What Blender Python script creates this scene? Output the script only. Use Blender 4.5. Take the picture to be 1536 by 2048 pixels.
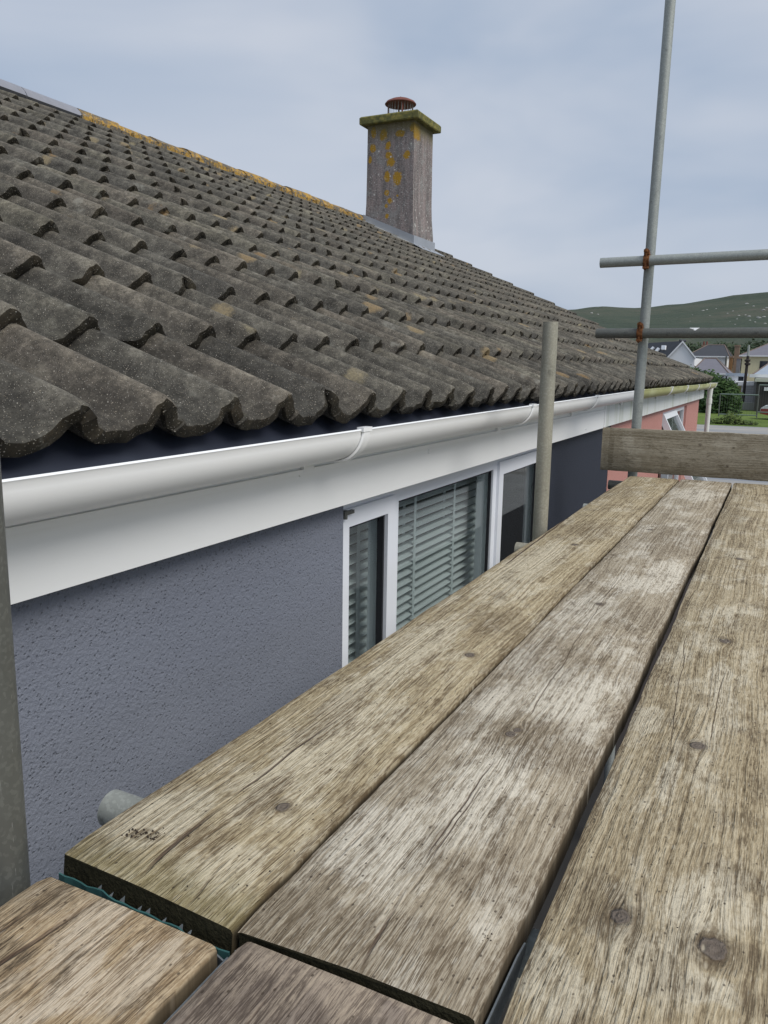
import bpy, math, random
from mathutils import Vector, Matrix, noise
random.seed(7)
R = math.radians
S = bpy.context.scene
COL = S.collection
for o in list(bpy.data.objects): bpy.data.objects.remove(o)

# ------------------------------------------------------------------ camera
CZ = 2.65                      # eye height above the ground of the place (m)
FPX, YAW, PITCH, ROLL = 1580.0, R(26.345), R(-10.398), R(0.989)
fw = Vector((-math.sin(YAW)*math.cos(PITCH), math.cos(YAW)*math.cos(PITCH), math.sin(PITCH)))
r0 = Vector((math.cos(YAW), math.sin(YAW), 0)); u0 = r0.cross(fw)
rt = r0*math.cos(ROLL)+u0*math.sin(ROLL); up = -r0*math.sin(ROLL)+u0*math.cos(ROLL)
cam = bpy.data.cameras.new('camera'); camo = bpy.data.objects.new('camera', cam); COL.objects.link(camo)
camo.matrix_world = Matrix(((rt.x, up.x, -fw.x, 0), (rt.y, up.y, -fw.y, 0), (rt.z, up.z, -fw.z, CZ), (0, 0, 0, 1)))
cam.sensor_fit = 'VERTICAL'; cam.sensor_height = 24.0; cam.lens = FPX/2048*24.0
cam.clip_start = 0.02; cam.clip_end = 5000
S.camera = camo
def ray(px, py): return fw+rt*((px-768)/FPX)-up*((py-1024)/FPX)
EYE = Vector((0, 0, CZ))
def at_x(px, py, X): d = ray(px, py); return EYE+d*(X/d.x)
def at_y(px, py, Y): d = ray(px, py); return EYE+d*(Y/d.y)
def at_z(px, py, Z): d = ray(px, py); return EYE+d*((Z-CZ)/d.z)

# ------------------------------------------------------------------ world and sun
SUN_EL, SUN_AZ = R(49), R(102)          # azimuth clockwise from +Y: right and a little behind the camera
W = bpy.data.worlds.new('World'); S.world = W; W.use_nodes = True
nt = W.node_tree; nt.nodes.clear()
wo = nt.nodes.new('ShaderNodeOutputWorld'); bg = nt.nodes.new('ShaderNodeBackground')
sky = nt.nodes.new('ShaderNodeTexSky'); sky.sky_type = 'NISHITA'; sky.sun_disc = False
sky.sun_elevation = SUN_EL; sky.sun_rotation = SUN_AZ; sky.air_density = 1.0; sky.dust_density = 3.0
tc = nt.nodes.new('ShaderNodeTexCoord'); mp = nt.nodes.new('ShaderNodeMapping'); mp.inputs['Scale'].default_value = (1.0, 1.0, 3.4)
mp.inputs['Location'].default_value = (3.1, 1.7, 0.4)
nz = nt.nodes.new('ShaderNodeTexNoise'); nz.inputs['Scale'].default_value = 1.7; nz.inputs['Detail'].default_value = 4; nz.inputs['Roughness'].default_value = 0.48
nz.inputs['Distortion'].default_value = 0.4
cr = nt.nodes.new('ShaderNodeValToRGB')
cr.color_ramp.elements[0].position = 0.36; cr.color_ramp.elements[0].color = (3.55, 4.40, 5.75, 1)
cr.color_ramp.elements[1].position = 0.64; cr.color_ramp.elements[1].color = (5.55, 6.0, 6.85, 1)
mx = nt.nodes.new('ShaderNodeMix'); mx.data_type = 'RGBA'; mx.inputs['Factor'].default_value = 0.9
L = nt.links.new
L(tc.outputs['Generated'], mp.inputs['Vector']); L(mp.outputs['Vector'], nz.inputs['Vector']); L(nz.outputs['Fac'], cr.inputs['Fac'])
L(sky.outputs['Color'], mx.inputs['A']); L(cr.outputs['Color'], mx.inputs['B'])
L(mx.outputs['Result'], bg.inputs['Color']); bg.inputs['Strength'].default_value = 0.063; L(bg.outputs['Background'], wo.inputs['Surface'])

sl = bpy.data.lights.new('sun', 'SUN'); sl.energy = 1.5; sl.angle = R(35); sl.color = (1.0, 0.965, 0.91)
so = bpy.data.objects.new('sun', sl); COL.objects.link(so)
sd = Vector((math.sin(SUN_AZ)*math.cos(SUN_EL), math.cos(SUN_AZ)*math.cos(SUN_EL), math.sin(SUN_EL)))
so.rotation_euler = sd.to_track_quat('Z', 'Y').to_euler(); so.location = (5, -3, 9)
S.view_settings.view_transform = 'Standard'; S.view_settings.look = 'None'
S.view_settings.gamma = 1.0; S.view_settings.exposure = 0.76; S.view_settings.use_curve_mapping = False
S.render.engine = 'CYCLES'

# ------------------------------------------------------------------ node helpers
class G:
    """small expression builder for material node trees"""
    def __init__(s, name, rough=0.8, spec=0.3, metal=0.0):
        s.m = bpy.data.materials.new(name); s.m.use_nodes = True; s.t = s.m.node_tree
        s.b = s.t.nodes['Principled BSDF']; s.b.inputs['Roughness'].default_value = rough
        s.b.inputs['Specular IOR Level'].default_value = spec; s.b.inputs['Metallic'].default_value = metal
    def n(s, k): return s.t.nodes.new(k)
    def put(s, sock, v):
        if isinstance(v, bpy.types.NodeSocket): s.t.links.new(v, sock)
        elif isinstance(v, (tuple, list)) and len(v) == 3 and sock.type == 'RGBA': sock.default_value = (*v, 1)
        else: sock.default_value = v
    def math(s, op, a, b=None, c=None, clamp=False):
        q = s.n('ShaderNodeMath'); q.operation = op; q.use_clamp = clamp; s.put(q.inputs[0], a)
        if b is not None: s.put(q.inputs[1], b)
        if c is not None: s.put(q.inputs[2], c)
        return q.outputs[0]
    def add(s, a, b): return s.math('ADD', a, b)
    def sub(s, a, b): return s.math('SUBTRACT', a, b)
    def mul(s, a, b): return s.math('MULTIPLY', a, b)
    def step(s, v, lo, hi, a=0.0, b=1.0):
        q = s.n('ShaderNodeMapRange'); q.interpolation_type = 'SMOOTHSTEP'; s.put(q.inputs['Value'], v)
        q.inputs['From Min'].default_value = lo; q.inputs['From Max'].default_value = hi
        q.inputs['To Min'].default_value = a; q.inputs['To Max'].default_value = b; return q.outputs['Result']
    def mix(s, f, a, b, mode='MIX'):
        q = s.n('ShaderNodeMix'); q.data_type = 'RGBA'; q.blend_type = mode; s.put(q.inputs['Factor'], f)
        s.put(q.inputs['A'], a); s.put(q.inputs['B'], b); return q.outputs['Result']
    def comb(s, x, y, z=0.0):
        q = s.n('ShaderNodeCombineXYZ'); s.put(q.inputs[0], x); s.put(q.inputs[1], y); s.put(q.inputs[2], z); return q.outputs[0]
    def sep(s, v):
        q = s.n('ShaderNodeSeparateXYZ'); s.put(q.inputs[0], v); return q.outputs[0], q.outputs[1], q.outputs[2]
    def obj(s): return s.n('ShaderNodeTexCoord').outputs['Object']
    def pos(s): return s.n('ShaderNodeNewGeometry').outputs['Position']
    def rnd(s):
        a = s.n('ShaderNodeObjectInfo').outputs['Random']; b = s.n('ShaderNodeNewGeometry').outputs['Random Per Island']
        return s.math('FRACT', s.add(a, b))
    def scale(s, v, sc, loc=(0, 0, 0)):
        q = s.n('ShaderNodeMapping'); s.put(q.inputs['Vector'], v); q.inputs['Scale'].default_value = sc; q.inputs['Location'].default_value = loc; return q.outputs[0]
    def noise(s, v, sc=1.0, det=3.0, ro=0.5, dist=0.0, col=False):
        q = s.n('ShaderNodeTexNoise'); s.put(q.inputs['Vector'], v); q.inputs['Scale'].default_value = sc
        q.inputs['Detail'].default_value = det; q.inputs['Roughness'].default_value = ro; q.inputs['Distortion'].default_value = dist
        return q.outputs['Color'] if col else q.outputs['Fac']
    def voro(s, v, sc=1.0, rnd=1.0):
        q = s.n('ShaderNodeTexVoronoi'); s.put(q.inputs['Vector'], v); q.inputs['Scale'].default_value = sc; q.inputs['Randomness'].default_value = rnd
        return q.outputs['Distance'], q.outputs['Color']
    def ramp(s, f, stops):
        q = s.n('ShaderNodeValToRGB'); s.put(q.inputs['Fac'], f); e = q.color_ramp.elements
        while len(e) < len(stops): e.new(0.5)
        for i, (p, c) in enumerate(stops): e[i].position = p; e[i].color = (*c, 1)
        return q.outputs['Color']
    def bump(s, hgt, strength=0.5, dist=0.005):
        q = s.n('ShaderNodeBump'); q.inputs['Strength'].default_value = strength; q.inputs['Distance'].default_value = dist
        s.put(q.inputs['Height'], hgt); s.t.links.new(q.outputs[0], s.b.inputs['Normal'])
    def col(s, c): s.put(s.b.inputs['Base Color'], c)
    def rough(s, c): s.put(s.b.inputs['Roughness'], c)
    def blob(s, x, y, cx, cy, rx, ry, wob=None):
        """soft ellipse mask 1 inside, 0 outside; wob = noise socket to ruffle the edge"""
        a = s.math('POWER', s.math('ABSOLUTE', s.mul(s.sub(x, cx), 1/rx)), 2.0); b = s.math('POWER', s.math('ABSOLUTE', s.mul(s.sub(y, cy), 1/ry)), 2.0)
        d = s.math('SQRT', s.add(a, b))
        if wob is not None: d = s.add(d, wob)
        return d

def plain(name, c, rough=0.6, spec=0.4, metal=0.0, var=0.12, sc=6.0, bump=0.0, bsc=60.0):
    g = G(name, rough, spec, metal); p = g.pos()
    f = g.noise(p, sc, 4, 0.6); lo = tuple(v*(1-var) for v in c); hi = tuple(min(1, v*(1+var)) for v in c)
    g.col(g.mix(f, lo, hi))
    if bump: g.bump(g.noise(p, bsc, 4, 0.6), bump, 0.004)
    return g.m

# ------------------------------------------------------------------ mesh helpers
class MB:
    def __init__(s): s.v = []; s.f = []
    def box(s, a, b, M=None):
        x0, y0, z0 = a; x1, y1, z1 = b; i = len(s.v)
        P = [(x0, y0, z0), (x1, y0, z0), (x1, y1, z0), (x0, y1, z0), (x0, y0, z1), (x1, y0, z1), (x1, y1, z1), (x0, y1, z1)]
        s.v += [tuple(M @ Vector(p)) if M else p for p in P]
        s.f += [(i, i+3, i+2, i+1), (i+4, i+5, i+6, i+7), (i, i+1, i+5, i+4), (i+1, i+2, i+6, i+5), (i+2, i+3, i+7, i+6), (i+3, i, i+4, i+7)]
        return s
    def prism(s, prof, d0, d1, fn):
        """closed polygon prof swept from d0 to d1; fn(p, d) gives the 3-D point"""
        i = len(s.v); n = len(prof)
        s.v += [tuple(fn(p, d0)) for p in prof]+[tuple(fn(p, d1)) for p in prof]
        s.f += [(i+k, i+(k+1) % n, i+n+(k+1) % n, i+n+k) for k in range(n)]
        s.f += [tuple(range(i+n-1, i-1, -1)), tuple(range(i+n, i+2*n))]
        return s
    def rings(s, rows, closed=True, caps=True):
        i = len(s.v); n = len(rows[0])
        for r in rows: s.v += [tuple(p) for p in r]
        m = n if closed else n-1
        for a in range(len(rows)-1):
            for k in range(m):
                s.f.append((i+a*n+k, i+a*n+(k+1) % n, i+(a+1)*n+(k+1) % n, i+(a+1)*n+k))
        if caps and closed: s.f += [tuple(range(i+n-1, i-1, -1)), tuple(range(i+(len(rows)-1)*n, i+len(rows)*n))]
        return s
    def tube(s, p0, p1, r, n=16, r1=None, hollow=False):
        p0 = Vector(p0); p1 = Vector(p1); d = (p1-p0).normalized()
        a = d.orthogonal().normalized(); b = d.cross(a); r1 = r if r1 is None else r1
        C = [(math.cos(2*math.pi*k/n), math.sin(2*math.pi*k/n)) for k in range(n)]
        ring = lambda p, q: [p+a*(c*q)+b*(e*q) for c, e in C]
        if hollow:
            t = 0.0045; L_ = (p1-p0).length; dep = min(0.25, L_*0.45)
            s.rings([ring(p0+d*dep, r-t), ring(p0, r-t), ring(p0, r), ring(p1, r1), ring(p1, r1-t), ring(p1-d*dep, r1-t)])
        else: s.rings([ring(p0, r), ring(p1, r1)])
        return s
    def lathe(s, c, prof, n=24):
        c = Vector(c)
        s.rings([[c+Vector((r*math.cos(2*math.pi*k/n), r*math.sin(2*math.pi*k/n), z)) for k in range(n)] for r, z in prof], caps=True)
        return s
    def build(s, name, m, parent=None, smooth=False, origin=None, fix=True):
        me = bpy.data.meshes.new(name); V = s.v
        if origin is not None: o_ = Vector(origin); V = [tuple(Vector(p)-o_) for p in V]
        me.from_pydata(V, [], s.f); me.update()
        if fix:
            import bmesh
            bm = bmesh.new(); bm.from_mesh(me); bmesh.ops.recalc_face_normals(bm, faces=bm.faces); bm.to_mesh(me); bm.free()
        if m: me.materials.append(m)
        if smooth:
            me.polygons.foreach_set('use_smooth', [True]*len(me.polygons))
            try: me.set_sharp_from_angle(angle=R(38))
            except Exception: pass
        o = bpy.data.objects.new(name, me); COL.objects.link(o)
        if origin is not None: o.location = origin
        if parent is not None:
            o.parent = parent
            if origin is not None: o.location = Vector(origin)-parent.location
            else: o.location = -Vector(parent.location)
        return o
def thing(name, label, cat, loc=(0, 0, 0), group=None):
    o = bpy.data.objects.new(name, None); o.empty_display_size = 0.1; COL.objects.link(o); o.location = loc
    return tag(o, label, cat, group)
def tag(o, label=None, cat=None, group=None, kind=None):
    if label: o['label'] = label
    if cat: o['category'] = cat
    if group: o['group'] = group
    if kind: o['kind'] = kind
    return o

# ------------------------------------------------------------------ materials
def tile_material(nose=False):
    g = G('mossy_shaded_nose' if nose else 'concrete_tile', 0.95, 0.2); p = g.pos(); r = g.rnd()  # nose version: algae plus the shade of the down-facing edge, both in the colour
    big = g.noise(p, 3.5, 4, 0.6); med = g.noise(p, 26, 4, 0.65); fine = g.noise(p, 420, 3, 0.7)
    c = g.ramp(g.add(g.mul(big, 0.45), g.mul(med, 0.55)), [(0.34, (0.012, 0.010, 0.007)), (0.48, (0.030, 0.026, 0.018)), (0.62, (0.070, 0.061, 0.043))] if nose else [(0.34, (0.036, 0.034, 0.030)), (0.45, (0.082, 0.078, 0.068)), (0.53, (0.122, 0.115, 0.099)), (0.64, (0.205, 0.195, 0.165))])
    tint = g.ramp(r, [(0.0, (0.78, 0.78, 0.80)), (0.35, (1.0, 0.98, 0.95)), (0.6, (1.07, 1.0, 0.965)), (0.8, (0.88, 0.88, 0.88)), (1.0, (1.2, 1.17, 1.08))])
    c = g.mix(1.0, c, tint, 'MULTIPLY')
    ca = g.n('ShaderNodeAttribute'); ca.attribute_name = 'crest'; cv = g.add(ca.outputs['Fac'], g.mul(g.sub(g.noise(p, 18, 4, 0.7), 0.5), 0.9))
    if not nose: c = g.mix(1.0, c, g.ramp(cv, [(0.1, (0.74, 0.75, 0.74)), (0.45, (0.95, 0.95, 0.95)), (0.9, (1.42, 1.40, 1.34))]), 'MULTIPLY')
    c = g.mix(g.step(fine, 0.52, 0.72), c, (0.030, 0.027, 0.024))
    d, vc = g.voro(p, 330); sx, sy, sz = g.sep(vc); db, vb2 = g.voro(p, 135); bx_, by_, bz_ = g.sep(vb2)
    sp = g.mul(g.step(d, 0.16, 0.34, 1, 0), g.step(sx, 0.66, 0.72) if nose else g.step(sx, 0.46, 0.60))
    sp = g.math('MAXIMUM', g.mul(sp, 0.7), g.mul(g.step(g.add(db, g.mul(med, 0.1)), 0.10, 0.30, 1, 0), g.step(bx_, 0.74, 0.80)))
    c = g.mix(g.step(g.noise(p, 95, 3, 0.7), 0.36, 0.66, 0.45, 0.0), c, (0.028, 0.026, 0.022))
    c = g.mix(g.mul(sp, 0.95), c, g.mix(sy, (0.36, 0.30, 0.22), (0.50, 0.48, 0.43)))
    d2, vc2 = g.voro(g.add_vec(p, g.noise(p, 14, 3, 0.6, col=True), 0.05), 5.2); a, b_, c3 = g.sep(vc2)
    li = g.mul(g.step(g.add(d2, g.mul(g.noise(p, 70, 4, 0.7), 0.16)), 0.24, 0.36, 1, 0), g.step(a, 0.60, 0.64))
    c = g.mix(g.mul(li, g.step(g.noise(p, 160, 3, 0.6), 0.3, 0.62, 0.35, 0.85)), c, g.mix(b_, (0.29, 0.185, 0.085), (0.30, 0.26, 0.165)))
    pale = g.step(g.noise(p, 9, 5, 0.7), 0.60, 0.74)
    c = g.mix(g.mul(pale, 0.6), c, (0.27, 0.262, 0.225))
    g.col(c); g.bump(g.add(g.mul(fine, 0.55), g.add(g.mul(sp, 0.5), g.mul(med, 0.5))), 0.75, 0.004)
    return g.m
def _addvec(s, v, w, k):
    q = s.n('ShaderNodeVectorMath'); q.operation = 'MULTIPLY_ADD'; s.put(q.inputs[0], w); q.inputs[1].default_value = (k, k, k); s.put(q.inputs[2], v); return q.outputs[0]
G.add_vec = _addvec

def ridge_material(newer=False):
    g = G('ridge_clay_new' if newer else 'ridge_lichen', 0.6 if newer else 0.95, 0.4 if newer else 0.2); p = g.pos()
    if newer:
        g.col(g.mix(g.noise(p, 9, 4, 0.6), (0.20, 0.205, 0.23), (0.29, 0.295, 0.33))); g.bump(g.noise(p, 90, 3), 0.2, 0.003); return g.m
    n1 = g.noise(p, 11, 5, 0.7); n2 = g.noise(p, 60, 4, 0.7)
    c = g.mix(n2, (0.07, 0.062, 0.05), (0.20, 0.18, 0.15))
    c = g.mix(g.mul(g.step(n1, 0.42, 0.56), g.step(g.noise(p, 34, 4, 0.7), 0.36, 0.52)), c, g.mix(n2, (0.42, 0.21, 0.03), (0.50, 0.34, 0.09)))
    c = g.mix(g.step(g.noise(p, 30, 4, 0.7), 0.60, 0.70), c, (0.46, 0.44, 0.38))
    g.col(c); g.bump(n2, 0.9, 0.012); return g.m

def wood_material(name, tone, knots=(), cracks=(), pale=(), dark=(), seed=0.0, ringscale=115.0, relief=0.7, axis='y', wid=0.233, green=0.0):
    """weathered softwood; object space: x across, y along the board (m)"""
    g = G(name, 0.88, 0.22); X, Y, Z = g.sep(g.obj())
    if axis == 'toe': X, Y = Z, X
    wob = g.noise(g.comb(g.mul(X, 5.0), g.mul(Y, 1.6), seed), 1.0, 3, 0.5)
    xw = g.add(X, g.mul(g.sub(wob, 0.5), 0.045))
    kd = None; kn = 1.0
    rag = g.mul(g.sub(g.noise(g.comb(g.mul(X, 60), g.mul(Y, 34), seed+3), 1.0, 4, 0.6), 0.5), 0.9)
    for (kx, ky, kr) in knots:
        kr = kr*0.8
        dx = g.sub(xw, kx); dd = g.blob(X, Y, kx, ky, kr*1.5, kr*3.6)
        e = g.math('POWER', 2.718, g.mul(g.mul(dd, dd), -1.0))
        xw = g.sub(xw, g.mul(g.mul(dx, e), 0.82))
        d1 = g.blob(X, Y, kx, ky, kr, kr*1.2, g.mul(rag, 1.1))
        kd = d1 if kd is None else g.math('MINIMUM', kd, d1)
    ringv = g.comb(g.mul(xw, ringscale*1.9), g.mul(Y, 2.6), seed)
    ring = g.noise(ringv, 1.0, 2.5, 0.55)
    fine = g.noise(g.comb(g.mul(xw, 760), g.mul(Y, 46), seed+1), 1.0, 3, 0.65)
    chop = g.noise(g.comb(g.mul(X, 300), g.mul(Y, 90), seed+5), 1.0, 3, 0.65)
    cld = g.noise(g.comb(g.mul(X, 13), g.mul(Y, 6), seed+2), 1.0, 6, 0.68)
    cld2 = g.noise(g.comb(g.mul(X, 22), g.mul(Y, 11), seed+7), 1.0, 6, 0.7)
    rr = g.add(g.mul(g.step(ring, 0.30, 0.70), 0.40), g.add(g.mul(g.step(fine, 0.40, 0.60), 0.36), g.add(g.mul(chop, 0.18), g.mul(g.step(g.noise(g.comb(g.mul(X, 150), g.mul(Y, 70), seed+11), 1.0, 4, 0.7), 0.3, 0.7), 0.16))))
    hair = g.noise(g.comb(g.mul(xw, 330), g.mul(Y, 2.0), seed+13), 1.0, 2, 0.5); hair2 = g.noise(g.comb(g.mul(X, 40), g.mul(Y, 9), seed+14), 1.0, 3, 0.6)
    hl = g.mul(g.step(hair, 0.56, 0.62), g.step(hair2, 0.42, 0.58))
    c = g.ramp(rr, [(0.12, tone[0]), (0.48, tone[1]), (0.85, tone[2])])
    c = g.mix(g.mul(hl, 0.55), c, tone[0])
    # weathering: bleached and dirtied areas with shapes of their own
    pm = g.mul(g.step(cld, 0.48, 0.64), 0.85); dm = g.mul(g.step(cld2, 0.51, 0.64), 0.9)
    rag2 = g.mul(g.sub(g.noise(g.comb(g.mul(X, 45), g.mul(Y, 16), seed+9), 1.0, 5, 0.65), 0.5), 2.4)
    for (cx, cy, rx, ry, am) in pale: pm = g.math('MAXIMUM', pm, g.mul(g.step(g.blob(X, Y, cx, cy, rx, ry, rag2), 0.75, 1.15, 1, 0), am))
    for (cx, cy, rx, ry, am) in dark: dm = g.math('MAXIMUM', dm, g.mul(g.step(g.blob(X, Y, cx, cy, rx, ry, rag2), 0.75, 1.2, 1, 0), am))
    ed = g.math('MINIMUM', g.math('ABSOLUTE', X), g.math('ABSOLUTE', g.sub(X, wid))); edn = g.add(ed, g.mul(rag2, 0.006))
    dm = g.math('MAXIMUM', dm, g.step(edn, 0.001, 0.016, 0.85, 0.0))
    c = g.mix(g.mul(pm, g.step(rr, 0.26, 0.68, 0.22, 0.88)), c, tone[3])
    c = g.mix(g.mul(dm, g.step(rr, 0.28, 0.72, 0.92, 0.34)), c, tone[4])
    if green: c = g.mix(g.step(g.add(Y, g.mul(rag2, 0.03)), 0.0, 0.07, green, 0), c, (0.15, 0.145, 0.05))
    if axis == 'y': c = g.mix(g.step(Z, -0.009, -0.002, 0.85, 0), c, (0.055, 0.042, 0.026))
    rip = g.noise(g.comb(g.mul(X, 130), g.mul(Y, 150), seed+6), 1.0, 3, 0.6)
    hgt = g.sub(g.add(g.mul(g.step(ring, 0.25, 0.75), 0.5), g.add(g.mul(fine, 0.4), g.add(g.mul(chop, 0.25), g.mul(rip, 0.4)))), g.mul(hl, 0.35))
    c = g.mix(g.step(rip, 0.55, 0.75, 0, 0.35), c, tone[4])
    if kd is not None:
        kr_ = g.math('SINE', g.add(g.mul(kd, 11.0), g.mul(rag, 9.0))); kn_ = g.noise(g.comb(g.mul(X, 190), g.mul(Y, 150), seed), 1.0, 4, 0.7)
        c = g.mix(g.mul(g.step(kd, 0.95, 2.6, 0.65, 0), g.step(g.add(kn_, g.mul(kr_, 0.10)), 0.35, 0.6, 0.45, 1.0)), c, tone[4])
        c = g.mix(g.step(kd, 0.86, 0.98, 0.92, 0), c, g.mix(g.add(g.mul(kn_, 0.9), g.mul(kr_, 0.10)), (0.060, 0.044, 0.033), (0.215, 0.18, 0.15)))
        c = g.mix(g.mul(g.step(kd, 0.80, 0.98), g.step(kd, 1.0, 1.16, 0.5, 0)), c, (0.06, 0.042, 0.028))
        hgt = g.add(hgt, g.add(g.step(kd, 0.7, 1.0, 0.35, 0), g.mul(g.step(kd, 1.0, 2.2, 0.12, 0), kr_)))
    d, vc = g.voro(g.comb(g.mul(X, 1.0), g.mul(Y, 0.7), seed), 150); a, b_, c3 = g.sep(vc)
    pit = g.mul(g.step(d, 0.12, 0.26, 1, 0), g.step(a, 0.80, 0.86)); c = g.mix(g.mul(pit, 0.8), c, (0.055, 0.04, 0.028))
    df, vf = g.voro(g.comb(xw, g.mul(Y, 0.16), seed), 330); fa, fb_, fc_ = g.sep(vf)
    fib = g.mul(g.step(df, 0.10, 0.40, 1, 0), g.step(fa, 0.60, 0.72)); c = g.mix(g.mul(fib, 0.38), c, tone[0]); hgt = g.sub(hgt, g.mul(fib, 0.4))
    fl2 = g.mul(g.step(df, 0.10, 0.38, 1, 0), g.step(fb_, 0.72, 0.82)); c = g.mix(g.mul(fl2, 0.4), c, tone[3])
    wv = g.mul(g.sub(g.noise(g.comb(0.0, g.mul(Y, 7), seed+4), 1.0, 3, 0.5), 0.5), 0.016)
    for (cx, y0, y1, w, sl_) in cracks:
        ln = g.math('ABSOLUTE', g.sub(g.sub(X, g.add(wv, cx)), g.mul(g.sub(Y, y0), sl_)))
        k = g.mul(g.step(ln, w*0.45, w*1.1, 1, 0), g.mul(g.step(Y, y0-0.02, y0+0.03), g.step(Y, y1-0.12, y1, 1, 0)))
        c = g.mix(g.mul(k, 0.85), c, (0.070, 0.042, 0.028)); hgt = g.sub(hgt, g.mul(k, 1.0))
    g.col(c); g.bump(hgt, relief, 0.005); return g.m

def render_wall(name, c0, c1, pits=0.22):
    g = G(name, 0.62, 0.35); p = g.pos()
    n1 = g.noise(p, 1.6, 4, 0.6); st = g.noise(p, 165, 3, 0.6); st2 = g.noise(p, 46, 3, 0.6)
    d, vc = g.voro(g.add_vec(p, g.noise(p, 60, 2, 0.5, col=True), 0.006), 112); a, b_, c3 = g.sep(vc)
    pit = g.mul(g.step(d, 0.14, 0.32, 1, 0), g.step(a, 0.62, 0.74))
    c = g.mix(n1, c0, c1); c = g.mix(g.mul(pit, pits), c, tuple(v*0.28 for v in c0))
    d4, vc4 = g.voro(p, 17); e_, f_, h_ = g.sep(vc4); c = g.mix(g.mul(g.step(d4, 0.03, 0.06, 1, 0), g.step(e_, 0.93, 0.95)), c, (0.6, 0.6, 0.6))
    g.col(c); g.bump(g.sub(g.add(g.mul(st, 0.6), g.mul(st2, 0.22)), g.mul(pit, 0.28)), 0.85, 0.007); return g.m

def galv(name, c0, c1, spots=(), rust=0.0):
    g = G(name, 0.5, 0.5, 0.35); o = g.obj(); p = g.pos(); X, Y, Z = g.sep(o)
    n = g.noise(p, 7, 5, 0.65); s_ = g.noise(g.scale(p, (60, 60, 5)), 1.0, 4, 0.6); v, vc = g.voro(p, 260); a, b_, c3 = g.sep(vc)
    c = g.mix(g.add(g.mul(n, 0.6), g.mul(s_, 0.4)), c0, c1); c = g.mix(g.mul(g.step(a, 0.5, 1.0), 0.22), c, tuple(min(1, q*1.6) for q in c1))
    c = g.mix(g.step(g.noise(p, 24, 4, 0.7), 0.60, 0.72, 0, 0.55), c, tuple(q*0.4 for q in c0))
    if rust: c = g.mix(g.step(g.noise(p, 16, 4, 0.7), 0.62-rust, 0.75-rust, 0, 0.6), c, (0.22, 0.12, 0.05))
    sc = g.step(g.noise(g.scale(p, (400, 400, 26)), 1.0, 3, 0.7), 0.66, 0.72); c = g.mix(g.mul(sc, 0.5), c, (0.55, 0.55, 0.52))
    g.rough(g.step(n, 0.3, 0.7, 0.42, 0.68)); g.col(c); g.bump(g.add(n, g.mul(s_, 0.4)), 0.15, 0.003); return g.m

M = {}
M['tile'] = tile_material(); M['nose'] = tile_material(True); M['ridge_old'] = ridge_material(); M['ridge_new'] = ridge_material(True)
M['white'] = plain('white_plastic', (0.86, 0.865, 0.86), 0.32, 0.5, var=0.03, sc=2.5)
def fasciamat():
    g = G('white_fascia_plastic', 0.4, 0.45); p = g.pos(); n = g.noise(g.scale(p, (3, 2.2, 9)), 1.0, 5, 0.65); d, vc = g.voro(p, 60); a, b_, c3 = g.sep(vc)
    c = g.mix(n, (0.80, 0.805, 0.79), (0.88, 0.885, 0.88)); c = g.mix(g.mul(g.step(d, 0.05, 0.12, 1, 0), g.step(a, 0.90, 0.93, 0, 0.7)), c, (0.35, 0.34, 0.31))
    c = g.mix(g.step(g.noise(g.scale(p, (2, 7, 60)), 1.0, 4, 0.7), 0.62, 0.78, 0, 0.16), c, (0.5, 0.5, 0.46)); g.col(c); return g.m
M['fascia'] = fasciamat()
M['frame'] = plain('white_window_plastic', (0.80, 0.82, 0.86), 0.28, 0.5, var=0.03)
M['gasket'] = plain('black_rubber', (0.015, 0.016, 0.02), 0.6)
M['tray'] = plain('dark_eaves_tray', (0.030, 0.035, 0.052), 0.32, 0.6, var=0.25, sc=5)
M['felt'] = plain('roofing_felt', (0.02, 0.03, 0.027), 0.8)
M['slat'] = plain('white_blind_slat', (0.84, 0.86, 0.86), 0.45)
M['wall'] = render_wall('grey_render', (0.158, 0.171, 0.208), (0.215, 0.230, 0.272))
M['navy'] = render_wall('navy_render', (0.018, 0.022, 0.036), (0.024, 0.029, 0.045), 0.2)
M['pink'] = render_wall('pink_render', (0.46, 0.215, 0.18), (0.52, 0.25, 0.21), 0.15)
M['cream'] = plain('cream_render', (0.62, 0.57, 0.38), 0.8)
M['housewhite'] = plain('white_render', (0.74, 0.75, 0.76), 0.8, var=0.06, sc=0.6)
M['slate'] = plain('dark_slate', (0.045, 0.048, 0.056), 0.7, var=0.3, sc=3)
M['slate2'] = plain('purple_slate', (0.17, 0.165, 0.19), 0.7, var=0.18, sc=2)
M['slate3'] = plain('pale_blue_slate', (0.33, 0.38, 0.44), 0.6, var=0.12, sc=2)
M['terracotta'] = plain('terracotta', (0.17, 0.062, 0.048), 0.8, var=0.25, sc=9)
M['brick'] = plain('old_chimney_stone', (0.24, 0.17, 0.12), 0.85, var=0.35, sc=4)
M['ridgecap'] = plain('grey_brown_ridge', (0.17, 0.13, 0.11), 0.85)
M['interior'] = plain('room_plaster', (0.30, 0.29, 0.27), 0.9)
M['pipe'] = plain('downpipe_plastic', (0.72, 0.73, 0.68), 0.4, var=0.08)
M['darkpole'] = plain('tarred_pole', (0.035, 0.028, 0.024), 0.8)
M['steel'] = galv('galvanised_steel', (0.22, 0.235, 0.22), (0.42, 0.44, 0.41))
M['steel_brown'] = galv('stained_steel', (0.26, 0.245, 0.19), (0.42, 0.40, 0.325))
M['steel_dark'] = galv('dull_steel', (0.075, 0.078, 0.070), (0.165, 0.168, 0.150))
M['band'] = galv('board_band_steel', (0.13, 0.15, 0.16), (0.24, 0.26, 0.27))
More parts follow.
